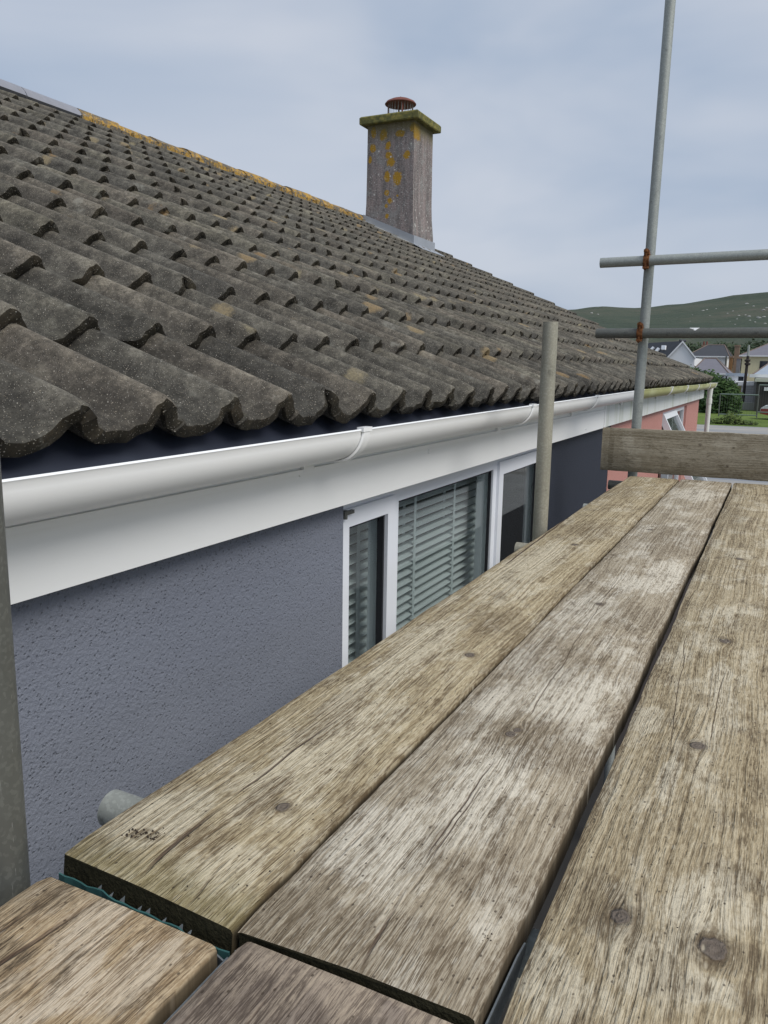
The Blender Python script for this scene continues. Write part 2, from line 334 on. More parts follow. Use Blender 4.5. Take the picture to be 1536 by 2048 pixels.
M['band_teal'] = plain('teal_painted_steel', (0.060, 0.165, 0.165), 0.5, 0.4, 0.2, var=0.35, sc=20)
M['glass_dark'] = plain('dark_glass', (0.02, 0.024, 0.03), 0.08, 0.6)
def rust():
    g = G('rusty_steel', 0.85, 0.2, 0.1); p = g.pos(); n = g.noise(p, 60, 5, 0.7)
    g.col(g.ramp(n, [(0.3, (0.045, 0.020, 0.011)), (0.5, (0.16, 0.062, 0.024)), (0.7, (0.27, 0.125, 0.050))])); g.bump(n, 0.8, 0.004); return g.m
M['rust'] = rust()
def oldgutter():
    g = G('algae_stained_gutter', 0.5, 0.4); p = g.pos(); x, y, z = g.sep(p)
    n = g.noise(g.scale(p, (6, 2.2, 12)), 1.0, 4, 0.6); c = g.mix(g.step(n, 0.3, 0.62), (0.55, 0.56, 0.30), (0.40, 0.40, 0.145)); g.col(c); return g.m
M['gutter_old'] = oldgutter()
def oldfascia():
    g = G('weathered_fascia', 0.6, 0.3); p = g.pos(); n = g.noise(g.scale(p, (8, 9, 0.7)), 1.0, 4, 0.6); g.col(g.mix(g.step(n, 0.45, 0.75), (0.70, 0.72, 0.70), (0.50, 0.53, 0.44))); return g.m
M['fascia_old'] = oldfascia()
def glassmat():
    g = G('window_glass'); t = g.t; t.nodes.remove(g.b); out = t.nodes['Material Output']
    fr = g.n('ShaderNodeFresnel'); bf = g.n('ShaderNodeNewGeometry').outputs['Backfacing']; g.put(fr.inputs['IOR'], g.add(1.52, g.mul(bf, 1/1.52-1.52)))
    tr = g.n('ShaderNodeBsdfTransparent'); tr.inputs['Color'].default_value = (0.84, 0.875, 0.87, 1)
    gl = g.n('ShaderNodeBsdfGlossy'); gl.inputs['Roughness'].default_value = 0.01
    mxs = g.n('ShaderNodeMixShader'); t.links.new(fr.outputs[0], mxs.inputs[0]); t.links.new(tr.outputs[0], mxs.inputs[1]); t.links.new(gl.outputs[0], mxs.inputs[2])
    t.links.new(mxs.outputs[0], out.inputs['Surface']); return g.m
M['glass'] = glassmat()
M['end_grain'] = plain('mossy_end_grain', (0.040, 0.036, 0.020), 0.95, 0.15, var=0.7, sc=90, bump=1.0, bsc=220)

# ------------------------------------------------------------------ setting: ground, yard, lawn, hill
def ground_mat():
    g = G('ground_earth', 0.95, 0.15); p = g.pos(); n = g.noise(p, 0.25, 5, 0.65); f = g.noise(p, 6, 4, 0.7)
    c = g.mix(f, (0.17, 0.165, 0.15), (0.30, 0.29, 0.265)); c = g.mix(g.step(n, 0.52, 0.62), c, (0.075, 0.10, 0.035)); g.col(c); g.bump(f, 0.4, 0.02); return g.m
def strip(name, pts, z, m):
    b = MB(); n = len(pts); b.v = [(x, y, z) for x, y in pts]; b.f = [tuple(range(n))]
    o = b.build(name, m, fix=False); return tag(o, kind='structure')
strip('ground', [(-1500, -60), (1500, -60), (1500, 2400), (-1500, 2400)], 0.0, ground_mat())
def yard_mat():
    g = G('yard_concrete', 0.85, 0.3); p = g.pos(); n = g.noise(g.scale(p, (0.12, 0.9, 1)), 1.0, 5, 0.6); f = g.noise(p, 3, 4, 0.7)
    c = g.ramp(n, [(0.35, (0.22, 0.24, 0.27)), (0.5, (0.33, 0.325, 0.31)), (0.62, (0.42, 0.385, 0.34))]); c = g.mix(g.mul(f, 0.4), c, (0.22, 0.21, 0.2)); g.col(c); return g.m
strip('yard', [(-6.5, 20), (30, 20), (30, 44), (-6.5, 44)], 0.004, yard_mat())
def lawn_mat():
    g = G('lawn_grass', 0.95, 0.15); p = g.pos(); n = g.noise(p, 0.4, 4, 0.6); f = g.noise(p, 5, 4, 0.7)
    g.col(g.ramp(g.add(g.mul(n, 0.5), g.mul(f, 0.5)), [(0.32, (0.065, 0.105, 0.022)), (0.5, (0.12, 0.175, 0.04)), (0.68, (0.19, 0.23, 0.07))])); g.bump(f, 0.9, 0.06); return g.m
LAWN = lawn_mat()
strip('lawn', [(-6.5, 44.0), (2.2, 44.0), (2.2, 64), (-9, 64)], 0.008, LAWN)
strip('path', [(-1.3, -12), (2.19, -12), (2.19, 19.5), (-1.3, 19.5)], 0.006, plain('shade_darkened_path', (0.024, 0.023, 0.022), 0.9, var=0.3, sc=3))  # colour darkened to stand in for shade seen through the board gaps
strip('bounce_ground', [(2.2, -20), (13, -20), (13, 19.5), (2.2, 19.5)], 0.008, plain('bounce_ground_grey', (0.29, 0.29, 0.28), 0.9, var=0.3, sc=1.5))  # unseen ground, added for the pane reflections and pale bounce onto the fascia
strip('garden_lawn', [(13.01, -20), (40, -20), (40, 19.5), (13.01, 19.5)], 0.008, LAWN)
strip('road', [(2.3, 44.0), (40, 44.0), (40, 70), (2.3, 64.5)], 0.010, plain('asphalt', (0.085, 0.082, 0.082), 0.9, var=0.2, sc=2))
strip('pavement', [(-9, 64.1), (2.2, 64.1), (2.2, 74), (-9, 74)], 0.012, plain('pale_pavement', (0.36, 0.34, 0.31), 0.9, var=0.25, sc=0.8))

def hill_mat():
    g = G('heath', 0.95, 0.1); p = g.pos(); n = g.noise(p, 0.012, 6, 0.65); f = g.noise(p, 0.11, 5, 0.7); x, y, z = g.sep(p)
    c = g.ramp(g.add(g.mul(n, 0.55), g.mul(f, 0.45)), [(0.33, (0.042, 0.056, 0.044)), (0.46, (0.062, 0.080, 0.058)), (0.56, (0.082, 0.092, 0.068)), (0.68, (0.115, 0.106, 0.086))]); g.col(c); g.bump(f, 1.0, 2.0); return g.m  # heath greens greyed and blued in place of distance haze
prof = [(300, 640), (700, 633), (1000, 628), (1150, 622), (1200, 614), (1230, 617), (1280, 618), (1340, 613), (1400, 607), (1450, 601), (1480, 596), (1536, 589), (1700, 570), (2000, 548), (2400, 560)]
HY = 780.0
ridge = []
for (px, py) in prof:
    q = at_y(px, py, HY); ridge.append((q.x, q.z))
def ridge_z(x):
    if x <= ridge[0][0]: return ridge[0][1]
    for (a, za), (b, zb) in zip(ridge, ridge[1:]):
        if x <= b:
            t = (x-a)/(b-a); t = t*t*(3-2*t)*0.5+t*0.5; return za+(zb-za)*t
    return ridge[-1][1]
def hill_z(x, y):
    t = min(1, max(0, (y-230)/(HY-230))); k = t**0.85*(1.25-0.25*t) if t < 1 else 1.0
    if y > HY: k = 1-((y-HY)/500)**2
    xx = x*HY/max(y, 200)
    n = noise.noise(Vector((x*0.012, y*0.012, 0)))*5*t+noise.noise(Vector((x*0.06, y*0.05, 3)))*1.1*t
    return max(-1.0, ridge_z(xx)*min(k, 1.0)*1.0+n*(1 if y < HY*0.97 else 0.25))-0.5*(1-t)
hb = MB(); NX, NYY = 170, 60
for j in range(NYY+1):
    y = 230+(HY+420-230)*j/NYY
    for i in range(NX+1):
        x = -900+1900*i/NX; hb.v.append((x, y, hill_z(x, y)))
for j in range(NYY):
    for i in range(NX):
        a = j*(NX+1)+i; hb.f.append((a, a+1, a+NX+2, a+NX+1))
tag(hb.build('hill', hill_mat(), smooth=True, fix=False), kind='structure')
# boulders on the hillside
bm_ = plain('granite', (0.33, 0.33, 0.31), 0.9, var=0.2, sc=0.8)
def rock_mesh(seed):
    random.seed(seed); b = MB(); rows = []
    for j in range(6):
        th = math.pi*j/5; rows.append([Vector((math.sin(th)*math.cos(2*math.pi*k/8)*random.uniform(.75, 1.2)+1e-3*math.cos(k), math.sin(th)*math.sin(2*math.pi*k/8)*random.uniform(.75, 1.2)+1e-3*math.sin(k), math.cos(th)*0.8)) for k in range(8)])
    return b.rings(rows)
rocks = []
bpx = [(1183, 627, 2.2), (1196, 629, 1.5), (1300, 624, 1.2), (1406, 622, 2.2), (1414, 620, 1.8), (1420, 632, 1.2), (1432, 618, 1.4), (1455, 628, 1.4), (1478, 632, 2.0), (1474, 639, 1.5), (1494, 608, 2.2), (1507, 613, 1.8), (1498, 634, 2.6), (1491, 632, 1.6), (1516, 636, 2.2), (1519, 637, 2.4), (1527, 621, 2.6), (1528, 634, 2.2), (1533, 617, 1.8), (1460, 644, 1.2), (1440, 648, 1.0), (1380, 643, 1.2), (1354, 636, 1.0), (1335, 646, 1.0), (1500, 641, 1.6), (1510, 645, 1.4), (1470, 650, 1.2), (1530, 648, 1.8), (1385, 630, 1.0), (1466, 622, 1.2)]
proto = None
for i, (px, py, rr_) in enumerate(bpx):
    d = ray(px, py); Yh = HY
    for y in range(260, int(HY), 4):
        q = EYE+d*(y/d.y)
        if q.z <= hill_z(q.x, q.y): Yh = y; break
    q = EYE+d*(Yh/d.y); q.z = hill_z(q.x, q.y)
    if i < 3: o = rock_mesh(i).build('boulder', bm_); rocks.append(o)
    else: o = rocks[i % 3].copy(); COL.objects.link(o)
    o.location = (q.x, q.y, q.z-0.1); s_ = rr_*Yh/780*0.62; o.scale = (s_*1.2, s_, s_*0.9); o.rotation_euler = (0, 0, i*1.3)
    tag(o, 'pale granite boulder lying on the green heath hillside', 'boulder', 'granite boulders scattered on the hillside')
random.seed(11)

# ------------------------------------------------------------------ the bungalow
PT = R(24.6); GA = 0.358; NC = 14; SP = 0.1815; EX = -0.925; EZ = CZ-0.130
SHR = -0.0774                          # the courses step back a little: eaves and verge are not quite square
KC = 1.04
UC = Vector((-math.cos(PT), SHR, math.sin(PT))); NN = Vector((math.sin(PT), 0, math.cos(PT)))
Y0R, NCOL = 0.703-4*SP, 68
YEND = Y0R+NCOL*SP
def shy(x): return SHR*max(0.0, min(EX-x, NC*GA*math.cos(PT)))/math.cos(PT)
YR = YEND+SHR*NC*GA
def roofp(u, y, n=0.0): return Vector((EX, y, EZ))+UC*u+NN*n
RX = EX-NC*GA*math.cos(PT); RZ = EZ+NC*GA*math.sin(PT)
bung = thing('bungalow', 'long bungalow with brown concrete tiled roof and white gutter beside the scaffold', 'bungalow', (-3.2, 6.0, 0.0))
XF, XW, XWI = -0.99, -1.04, -1.30      # fascia face, wall face, inner wall face
WZT, WZB = CZ-0.372, CZ-1.45           # window opening
WY0, WY1 = 1.85, 3.98
YP = 5.62                              # where the painted grey house ends and the pink one begins
w = MB()
w.box((XWI, -2.5, 0), (XW, WY0, CZ-0.20)); w.box((XWI, WY0, WZT), (XW, WY1, CZ-0.20)); w.box((XWI, WY0, 0), (XW, WY1, WZB))
w.build('wall', M['wall'], bung)
MB().box((XWI, WY1, 0), (XW-0.002, YP, CZ-0.20)).build('wall', M['navy'], bung)['label'] = 'dark navy painted wall right of the window'
PW0, PW1, PZT, PZB = 8.3, 10.5, CZ-0.40, CZ-1.5
w = MB(); w.box((XWI, YP, 0), (XW, PW0, CZ-0.20)); w.box((XWI, PW0, PZT), (XW, PW1, CZ-0.2)); w.box((XWI, PW0, 0), (XW, PW1, PZB)); w.box((XWI, PW1, 0), (XW, YEND-0.25, CZ-0.20))
w.build('wall', M['pink'], bung)['label'] = 'pink rendered wall of the far half'
w = MB(); w.prism([(XW-0.005, 0), (XW-0.005, CZ-0.2), (RX, RZ-0.12), (2*RX-XW, CZ-0.2), (2*RX-XW, 0)], YEND-0.26, YEND-0.45, lambda p, d: (p[0], d+shy(p[0]), p[1])); w.build('gable_wall', M['pink'], bung)
w = MB(); w.prism([(XWI-0.01, 0), (XWI-0.01, CZ-0.2), (RX, RZ-0.12), (2*RX-XW, CZ-0.2), (2*RX-XW, 0)], -2.4, -2.2, lambda p, d: (p[0], d, p[1])); w.build('gable_wall', M['wall'], bung)
# room behind the near window
w = MB(); w.box((-4.2, 1.2, 0.9), (-4.1, 4.9, 2.35)); w.box((-4.1, 1.1, 0.9), (XWI, 1.2, 2.35)); w.box((-4.1, 4.9, 0.9), (XWI, 5.0, 2.35)); w.box((-4.2, 1.1, 0.8), (XWI, 5.0, 0.9)); w.box((-4.2, 1.1, 2.351), (XWI, 5.0, 2.40))
w.build('room_lining', M['interior'], bung)
# window: outer frame, two mullions, casement sashes, panes
GX = XW-0.050
def window(y0, y1, zb, zt, mull, name='window'):
    f = MB(); t = 0.05; xa, xb = XW-0.10, XW-0.028
    f.box((xa, y0, zt-t), (xb, y1, zt)); f.box((xa, y0, zb), (xb, y1, zb+t))
    f.box((xa, y0, zb+t), (xb, y0+t, zt-t)); f.box((xa, y1-t, zb+t), (xb, y1, zt-t))
    for (a, b) in mull: f.box((xa, a, zb+t), (xb, b, zt-t))
    return f
wo_ = window(WY0, WY1, WZB, WZT, [(2.20, 2.262), (3.20, 3.262)]).build('window', M['frame'], bung)
wo_['label'] = 'white plastic three light window'
def sash(y0, y1, zb, zt, par, t=0.05, xoff=0.0):
    s_ = MB(); xa, xb = XW-0.085+xoff, XW-0.016+xoff
    s_.box((xa, y0, zt-t), (xb, y1, zt)); s_.box((xa, y0, zb), (xb, y1, zb+t)); s_.box((xa, y0, zb+t), (xb, y0+t, zt-t)); s_.box((xa, y1-t, zb+t), (xb, y1, zt-t))
    o = s_.build('sash', M['frame'], par)
    g_ = MB(); q = 0.008; xc = xb-0.012
    for a in ((y0+t, zb+t, y0+t+q, zt-t), (y1-t-q, zb+t, y1-t, zt-t), (y0+t+q, zt-t-q, y1-t-q, zt-t), (y0+t+q, zb+t, y1-t-q, zb+t+q)): g_.box((xa+0.01, a[0], a[1]), (xc, a[2], a[3]))
    g_.build('gasket', M['gasket'], par)
def sub(o, par):       # keep world place when the parent is a mesh at the origin of the thing
    return o
def wchild(b, name, m, par=wo_, **k):
    o = b.build(name, m, None, **k); o.parent = par; o.location = -Vector(bung.location)-Vector(par.location)+Vector(bung.location)
    return o
class _P:              # lets MB.build parent to a window whose own location is already offset
    pass
def mb_child(b, name, m, par, smooth=False):
    o = b.build(name, m, None, smooth); o.parent = par; o.matrix_parent_inverse = (Matrix.Translation(bung.location) @ Matrix.Translation(par.location)).inverted() if par.parent else Matrix.Translation(par.location).inverted()
    return o
def sash2(y0, y1, zb, zt, par, t=0.05):
    xa, xb = XW-0.085, XW-0.016
    s_ = MB(); s_.box((xa, y0, zt-t), (xb, y1, zt)); s_.box((xa, y0, zb), (xb, y1, zb+t)); s_.box((xa, y0, zb+t), (xb, y0+t, zt-t)); s_.box((xa, y1-t, zb+t), (xb, y1, zt-t))
    mb_child(s_, 'sash', M['frame'], par)
    g_ = MB(); q = 0.009; xc = xb-0.010
    for a in ((y0+t, zb+t, y0+t+q, zt-t), (y1-t-q, zb+t, y1-t, zt-t), (y0+t+q, zt-t-q, y1-t-q, zt-t), (y0+t+q, zb+t, y1-t-q, zb+t+q)): g_.box((GX+0.001, a[0], a[1]), (GX+0.022, a[2], a[3]))
    mb_child(g_, 'gasket', M['gasket'], par)
sash2(WY0+0.012, 2.214, WZB+0.02, WZT-0.022, wo_, 0.052)
sash2(3.248, WY1-0.012, WZB+0.02, WZT-0.022, wo_, 0.058)
for (a, b) in ((WY0+0.06, 2.165), (2.262, 3.20), (3.305, WY1-0.07)):
    mb_child(MB().box((GX-0.004, a, WZB+0.05), (GX, b, WZT-0.05)), 'pane', M['glass'], wo_)
g_ = MB(); q = 0.008
for a in ((2.262, WZB+0.05, 2.262+q, WZT-0.05), (3.20-q, WZB+0.05, 3.20, WZT-0.05), (2.262+q, WZT-0.05-q, 3.192, WZT-0.05)): g_.box((GX+0.002, a[0], a[1]), (GX+0.014, a[2], a[3]))
mb_child(g_, 'gasket', M['gasket'], wo_)
hg = MB(); hg.box((XW-0.016, WY0+0.02, WZT-0.034), (XW-0.006, WY0+0.075, WZT-0.024)); hg.tube((XW-0.01, WY0+0.03, WZT-0.045), (XW-0.01, WY0+0.03, WZT-0.02), 0.006, 8); mb_child(hg, 'hinge', M['steel_dark'], wo_)
# pink half: window with one sash hung open
po = window(PW0, PW1, PZB, PZT, [(9.35, 9.42)]).build('window', M['frame'], bung); po['label'] = 'white plastic window with one sash open'
mb_child(MB().box((GX-0.004, 9.42, PZB+0.05), (GX, PW1-0.05, PZT-0.05)), 'pane', M['glass'], po)
sh = MB(); A = Matrix.Translation((XW-0.02, 0, PZT-0.03)) @ Matrix.Rotation(R(-27), 4, 'Y')
for a in (((-0.03, PW0+0.03, -0.055), (0.03, 9.36, 0)), ((-0.03, PW0+0.03, -1.0), (0.03, 9.36, -0.945)), ((-0.03, PW0+0.03, -0.945), (0.03, PW0+0.085, -0.055)), ((-0.03, 9.305, -0.945), (0.03, 9.36, -0.055))): sh.box(*a, A)
mb_child(sh, 'sash', M['frame'], po); mb_child(MB().box((-0.003, PW0+0.085, -0.945), (0.003, 9.305, -0.055), A), 'pane', M['glass'], po)

# fascia, trim bead, eaves tray
FB = CZ-0.355
MB().box((XF-0.02, -2.5, FB), (XF, 5.12, CZ-0.135)).build('fascia', M['fascia'], bung)
MB().box((XF-0.02, 5.123, FB), (XF-0.004, YEND-0.1, CZ-0.135)).build('fascia', M['fascia_old'], bung)
MB().box((XF-0.021, 5.105, FB-0.003), (XF+0.004, 5.145, CZ-0.135)).build('fascia_joint', M['fascia'], bung)
MB().box((XF+0.0003, -2.5, CZ-0.249), (XF+0.009, 5.10, CZ-0.238)).build('fascia_bead', M['white'], bung)
MB().box((XWI-0.1, -2.5, FB+0.012), (XF-0.022, YEND-0.1, FB+0.022)).build('soffit', M['fascia'], bung)
for (px, py) in ((600, 948), (857, 903), (1172, 858)):        # fixing caps on the fascia
    q = at_x(px, py, XF); b = MB(); b.tube((XF, q.y, q.z), (XF+0.003, q.y, q.z), 0.0075, 12, 0.006); b.build('fixing_cap', M['white'], bung, True)
yy = -1.8; k = 0
while yy < 5.7:
    L_ = 0.86 if k else 2.6; off = 0.0012*(k % 2)
    t_ = MB(); t_.prism([(-1.06, -0.075+off), (-0.985, -0.108+off), (-0.938, -0.172+off), (-0.936, -0.196+off), (-0.939, -0.196+off), (-0.941, -0.173+off), (-0.988, -0.111+off), (-1.06, -0.078+off)], yy, yy+L_+0.02, lambda p, d: (p[0]+0.0015*((d > yy+1e-6)), d, CZ+p[1]))
    t_.build('eaves_tray', M['tray'], bung); yy += L_; k += 1
MB().prism([(-1.06, -0.07), (-0.975, -0.115), (-0.972, -0.135), (-1.06, -0.09)], 5.7, YEND, lambda p, d: (p[0], d, CZ+p[1])).build('eaves_felt', M['felt'], bung)

# gutters with brackets, stop end and downpipe
def gz(y): return CZ-0.157+0.0048*min(y, 5.75)-(0.004*(y-5.75) if y > 5.75 else 0)
def gutter(y0, y1, m):
    b = MB(); prof_o = []; prof_i = []; n = 18; cx, r = -0.926, 0.057
    for k in range(n+1):
        a = math.pi*k/n; prof_o.append((cx+math.cos(a)*r, -math.sin(a)*r*1.18)); prof_i.append((cx+math.cos(a)*(r-0.003), -math.sin(a)*(r*1.18-0.003)))
    lip = [(cx+r, 0.0), (cx+r+0.002, 0.003), (cx+r-0.001, 0.006), (cx+r-0.006, 0.005), (cx+r-0.006, 0.0)]
    pr = [lip[2], lip[1]]+prof_o+list(reversed(prof_i))+[lip[4], lip[3]]
    ys = [y0+(y1-y0)*i/6 for i in range(7)]
    b.rings([[(p[0], y, gz(y)+p[1]) for p in pr] for y in ys]); return b.build('gutter', m, bung, True)
gutter(-2.4, 5.75, M['white']); gutter(5.76, YEND+0.32, M['gutter_old'])
def bracket(y, w=0.036, m=M['white'], tail=True):
    b = MB(); cx, r = -0.926, 0.0585; n = 16; rows = []
    for k in range(n+1):
        a = math.pi*k/n*0.92-0.05; z = -math.sin(a)*r*1.18; x = cx+math.cos(a)*r
        ro = 1.075; sk = 0.06*(k/n)**1.4 if tail else 0.0     # the strap sweeps towards the near side as it goes under
        x2 = cx+math.cos(a)*r*ro; z2 = -math.sin(a)*r*1.18*ro
        rows.append([(x, y-sk, gz(y)+z), (x2, y-sk+0.004, gz(y)+z2), (x2, y+w-sk-0.004, gz(y)+z2), (x, y+w-sk, gz(y)+z)])
    b.rings(rows)
    b.box((cx+r-0.012, y-0.004, gz(y)+0.0), (cx+r+0.006, y+w+0.004, gz(y)+0.010))
    b.box((XF+0.0005, y-0.075, gz(y)-0.10), (XF+0.010, y-0.030, gz(y)-0.012))
    o = b.build('gutter_bracket', m, bung, True); return o
for y in (1.63, 3.04, 4.26): bracket(y)
bracket(5.70, 0.10, tail=False)
for y in (7.4, 8.7, 9.9, 11.5): bracket(y, 0.05, tail=False)
e_ = MB(); cx = -0.926; n = 16
e_.prism([(cx+math.cos(math.pi*k/n)*0.064, -math.sin(math.pi*k/n)*0.075) for k in range(n+1)]+[(cx-0.064, 0.012), (cx+0.075, 0.016)], YEND+0.30, YEND+0.345, lambda p, d: (p[0], d, gz(d)+p[1])); e_.build('gutter_stop_end', M['white'], bung)
YD = YEND+0.05
dp = MB(); dp.tube((-0.926, YD, gz(YD)-0.06), (-0.93, YD, CZ-0.36), 0.036, 18, 0.034); dp.tube((-0.93, YD, CZ-0.36), (-0.93, YD, 0.02), 0.034, 18); dp.tube((-0.93, YD, CZ-0.37), (-0.93, YD, CZ-0.44), 0.040, 18); dp.build('downpipe', M['pipe'], bung, True)

# roof: deck, tiles, ridge
rd = MB(); rd.prism([tuple((roofp(0.05, 0, -0.035).x, roofp(0.05, 0, -0.035).z)), (RX, RZ-0.045), (2*RX-EX, EZ-0.02), (2*RX-EX, EZ-0.05), (RX, RZ-0.075), tuple((roofp(0.05, 0, -0.06).x, roofp(0.05, 0, -0.06).z))], Y0R-0.6, YEND-0.05, lambda p, d: (p[0], d+shy(p[0]), p[1]))
roof = rd.build('roof', M['felt'], bung); roof['label'] = 'brown concrete tiled roof'
PROF0 = [(t, h*.044) for t, h in ((0, .16), (.04, .05), (.10, 0), (.22, 0), (.33, .01), (.41, .10), (.48, .30), (.55, .60), (.61, .83), (.66, .96), (.71, 1.0), (.76, .96), (.81, .85), (.86, .67), (.91, .44), (.955, .25), (1.0, .15))]
PROF = [(t, h*1.16) for t, h in PROF0]
TH, TL = 0.030, 0.415
def tile_mesh(seed):
    rnd = random.Random(seed)
    top = [(t*SP, h) for t, h in PROF]; bot = []
    for i, (a, h) in enumerate(top):
        p0 = top[max(0, i-1)]; p1 = top[min(len(top)-1, i+1)]; tx, ty = p1[0]-p0[0], p1[1]-p0[1]; l = math.hypot(tx, ty)
        bot.append((a+ty/l*TH, h-tx/l*TH))
    n = len(top); jag = [rnd.uniform(-.005, .0045) for _ in range(n)]; jz = [rnd.uniform(-.003, .0018) for _ in range(n)]
    if seed >= 6:
        kc = rnd.choice((2, 8, 11, 14))
        for q_ in range(3): jag[min(n-1, kc+q_)] += rnd.uniform(.010, .024)
    slope = lambda u: 0.028-u*0.028/GA       # tail rides on the course below
    def row(pts, u, dz, jj): return [(p[0], u+(jag[i] if jj else 0), p[1]+dz+slope(u)+(jz[i] if jj else 0)) for i, p in enumerate(pts)]
    rows = [row(bot, TL, 0, 0), row(bot, 0.012, 0, 0), row(bot, 0.003, 0.002, 1), row([((a[0]+b[0])/2, (a[1]+b[1])/2) for a, b in zip(top, bot)], 0.0, 0, 1), row(top, 0.001, -0.005, 1), row(top, 0.007, -0.0008, 1), row(top, 0.03, 0, 0), row(top, TL, 0, 0)]
    V = []; F = []
    for r_ in rows: V += r_
    for a in range(len(rows)-1):
        for k in range(n-1): F.append((a*n+k, a*n+k+1, (a+1)*n+k+1, (a+1)*n+k))
    m_ = len(rows)
    F.append(tuple(a*n for a in range(m_))[::-1]); F.append(tuple(a*n+n-1 for a in range(m_)))
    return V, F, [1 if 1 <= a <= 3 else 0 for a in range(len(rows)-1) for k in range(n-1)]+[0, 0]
VAR = [tile_mesh(s_) for s_ in range(8)]
tmesh = []
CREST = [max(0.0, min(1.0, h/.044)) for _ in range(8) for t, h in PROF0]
for V, F, MI in VAR:
    me = bpy.data.meshes.new('tile'); me.from_pydata(V, [], F); me.update(); me.materials.append(M['tile']); me.materials.append(M['nose']); me.polygons.foreach_set('material_index', MI)
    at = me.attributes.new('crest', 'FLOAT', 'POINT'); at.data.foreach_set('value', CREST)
    me.polygons.foreach_set('use_smooth', [True]*len(me.polygons)); me.set_sharp_from_angle(angle=R(45)); tmesh.append(me)
spots = []
for i in range(NC):
    for k in range(NCOL):
        y = Y0R+k*SP; c_ = roofp((i+0.5)*GA, y+SP/2, 0.03); d = c_-EYE; dep = d.dot(fw)
        px = 768+FPX*d.dot(rt)/dep if dep > 0 else -9e9
        size = 1/d.length if (-60 < px < 1600 and dep > 0.3) else 0
        spots.append((size, i, k))
spots.sort(key=lambda t: -t[0])
near = set((i, k) for s_, i, k in spots[:300])
chim = (-5.10*KC, -4.43*KC, 9.62*KC, 10.22*KC)
smi = []; scr = []; stuff = MB(); rt_ = random.Random(5)
for (s_, i, k) in spots:
    y = Y0R+k*SP; du = rt_.uniform(-.005, .005); dn = rt_.uniform(-.0012, .0025); dy = rt_.uniform(-.0015, .0015); tw = rt_.uniform(-.004, .004); v_ = rt_.choice((0, 1, 2, 3, 4, 5, 0, 1, 2, 3, 4, 5, 6, 7))
    mtx = Matrix(((0, UC.x, NN.x, 0), (1, UC.y, NN.y, 0), (0, UC.z, NN.z, 0), (0, 0, 0, 1)))
    mtx = Matrix.Translation(roofp(i*GA+du, y+dy, dn)) @ mtx @ Matrix.Rotation(tw, 4, 'Z')
    if i == NC-1: mtx = mtx @ Matrix.Diagonal((1, 0.80, 1, 1))
    if (i, k) in near:
        o = bpy.data.objects.new('tile', tmesh[v_]); COL.objects.link(o); o.parent = roof
        o.matrix_parent_inverse = Matrix(); o.matrix_basis = mtx
    else:
        V, F, MI = VAR[v_]; smi += MI; scr += CREST; b0 = len(stuff.v); stuff.v += [tuple(mtx @ Vector(p)) for p in V]; stuff.f += [tuple(b0+q for q in f) for f in F]
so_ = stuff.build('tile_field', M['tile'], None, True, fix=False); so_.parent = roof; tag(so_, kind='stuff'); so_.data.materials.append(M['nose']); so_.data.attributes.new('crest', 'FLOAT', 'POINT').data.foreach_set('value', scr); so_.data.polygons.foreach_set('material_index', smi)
# mortar undercloak along the far verge and the back slope skin
vb = MB()
for i in range(NC): vb.box((YEND-0.10, i*GA+0.01, -0.03), (YEND-0.012, (i+1)*GA+0.01, 0.024), Matrix(((0, UC.x, NN.x, EX), (1, UC.y, 0, 0), (0, UC.z, NN.z, EZ), (0, 0, 0, 1))))
ob = vb.build('verge_mortar', M['tile'], None); ob.parent = roof
bk = MB().prism([(RX, RZ+0.03), (2*RX-EX, EZ+0.03), (2*RX-EX, EZ-0.01), (RX, RZ-0.02)], Y0R-0.5, YEND-0.02, lambda p, d: (p[0], d+shy(p[0]), p[1])).build('back_slope', M['tile'], None); bk.parent = roof
# roof.location is -bung.location already, so children given in world space sit right
def ridge_tile(y0, y1, m, jit, top=CZ+2.066):
    b = MB(); n = 12; rows = []; rr_ = random.Random(int(y0*100)); e = 1.0
    sec = [(-0.172, -0.100), (-0.150, -0.062), (-0.115, -0.030), (-0.06, -0.008), (0, 0), (0.06, -0.008), (0.115, -0.030), (0.150, -0.062), (0.172, -0.100)]
    ins = [(x*0.86, z-0.016) for x, z in reversed(sec)]
    dz = rr_.uniform(-jit, jit); sl_ = rr_.uniform(-jit, jit)
    for y in (y0+0.004, (y0+y1)/2, y1-0.004): rows.append([(RX+x+rr_.uniform(-jit, jit)*.5, y, top+z+dz+sl_*(y-y0)/(y1-y0)+rr_.uniform(-jit, jit)*.4) for x, z in sec+ins])
    b.rings(rows); o = b.build('ridge_tile', m, None, True); o.parent = roof; return o
for (a, b) in ((3.2, 3.65), (3.65, 4.10), (4.10, 4.536), (4.536, 5.07)): ridge_tile(a, b, M['ridge_new'], 0.001)
ya = 5.07
while ya < YR-0.2: ridge_tile(ya, ya+0.45, M['ridge_old'], 0.009, CZ+2.062); ya += 0.45
rr_ = random.Random(3)        # uneven mortar bedding below the old ridge tiles
for sgn in (1, -1):
    mo = MB(); ya = 5.05
    while ya < YR-0.15:
        mo.box((RX+sgn*0.09, ya, RZ-0.05), (RX+sgn*(0.195+rr_.uniform(-.018, .018)), ya+0.105, RZ+0.012+rr_.uniform(-.012, .012)))
        ya += 0.11
    mo_ = mo.build('ridge_mortar', M['ridge_old'], None); mo_.parent = roof

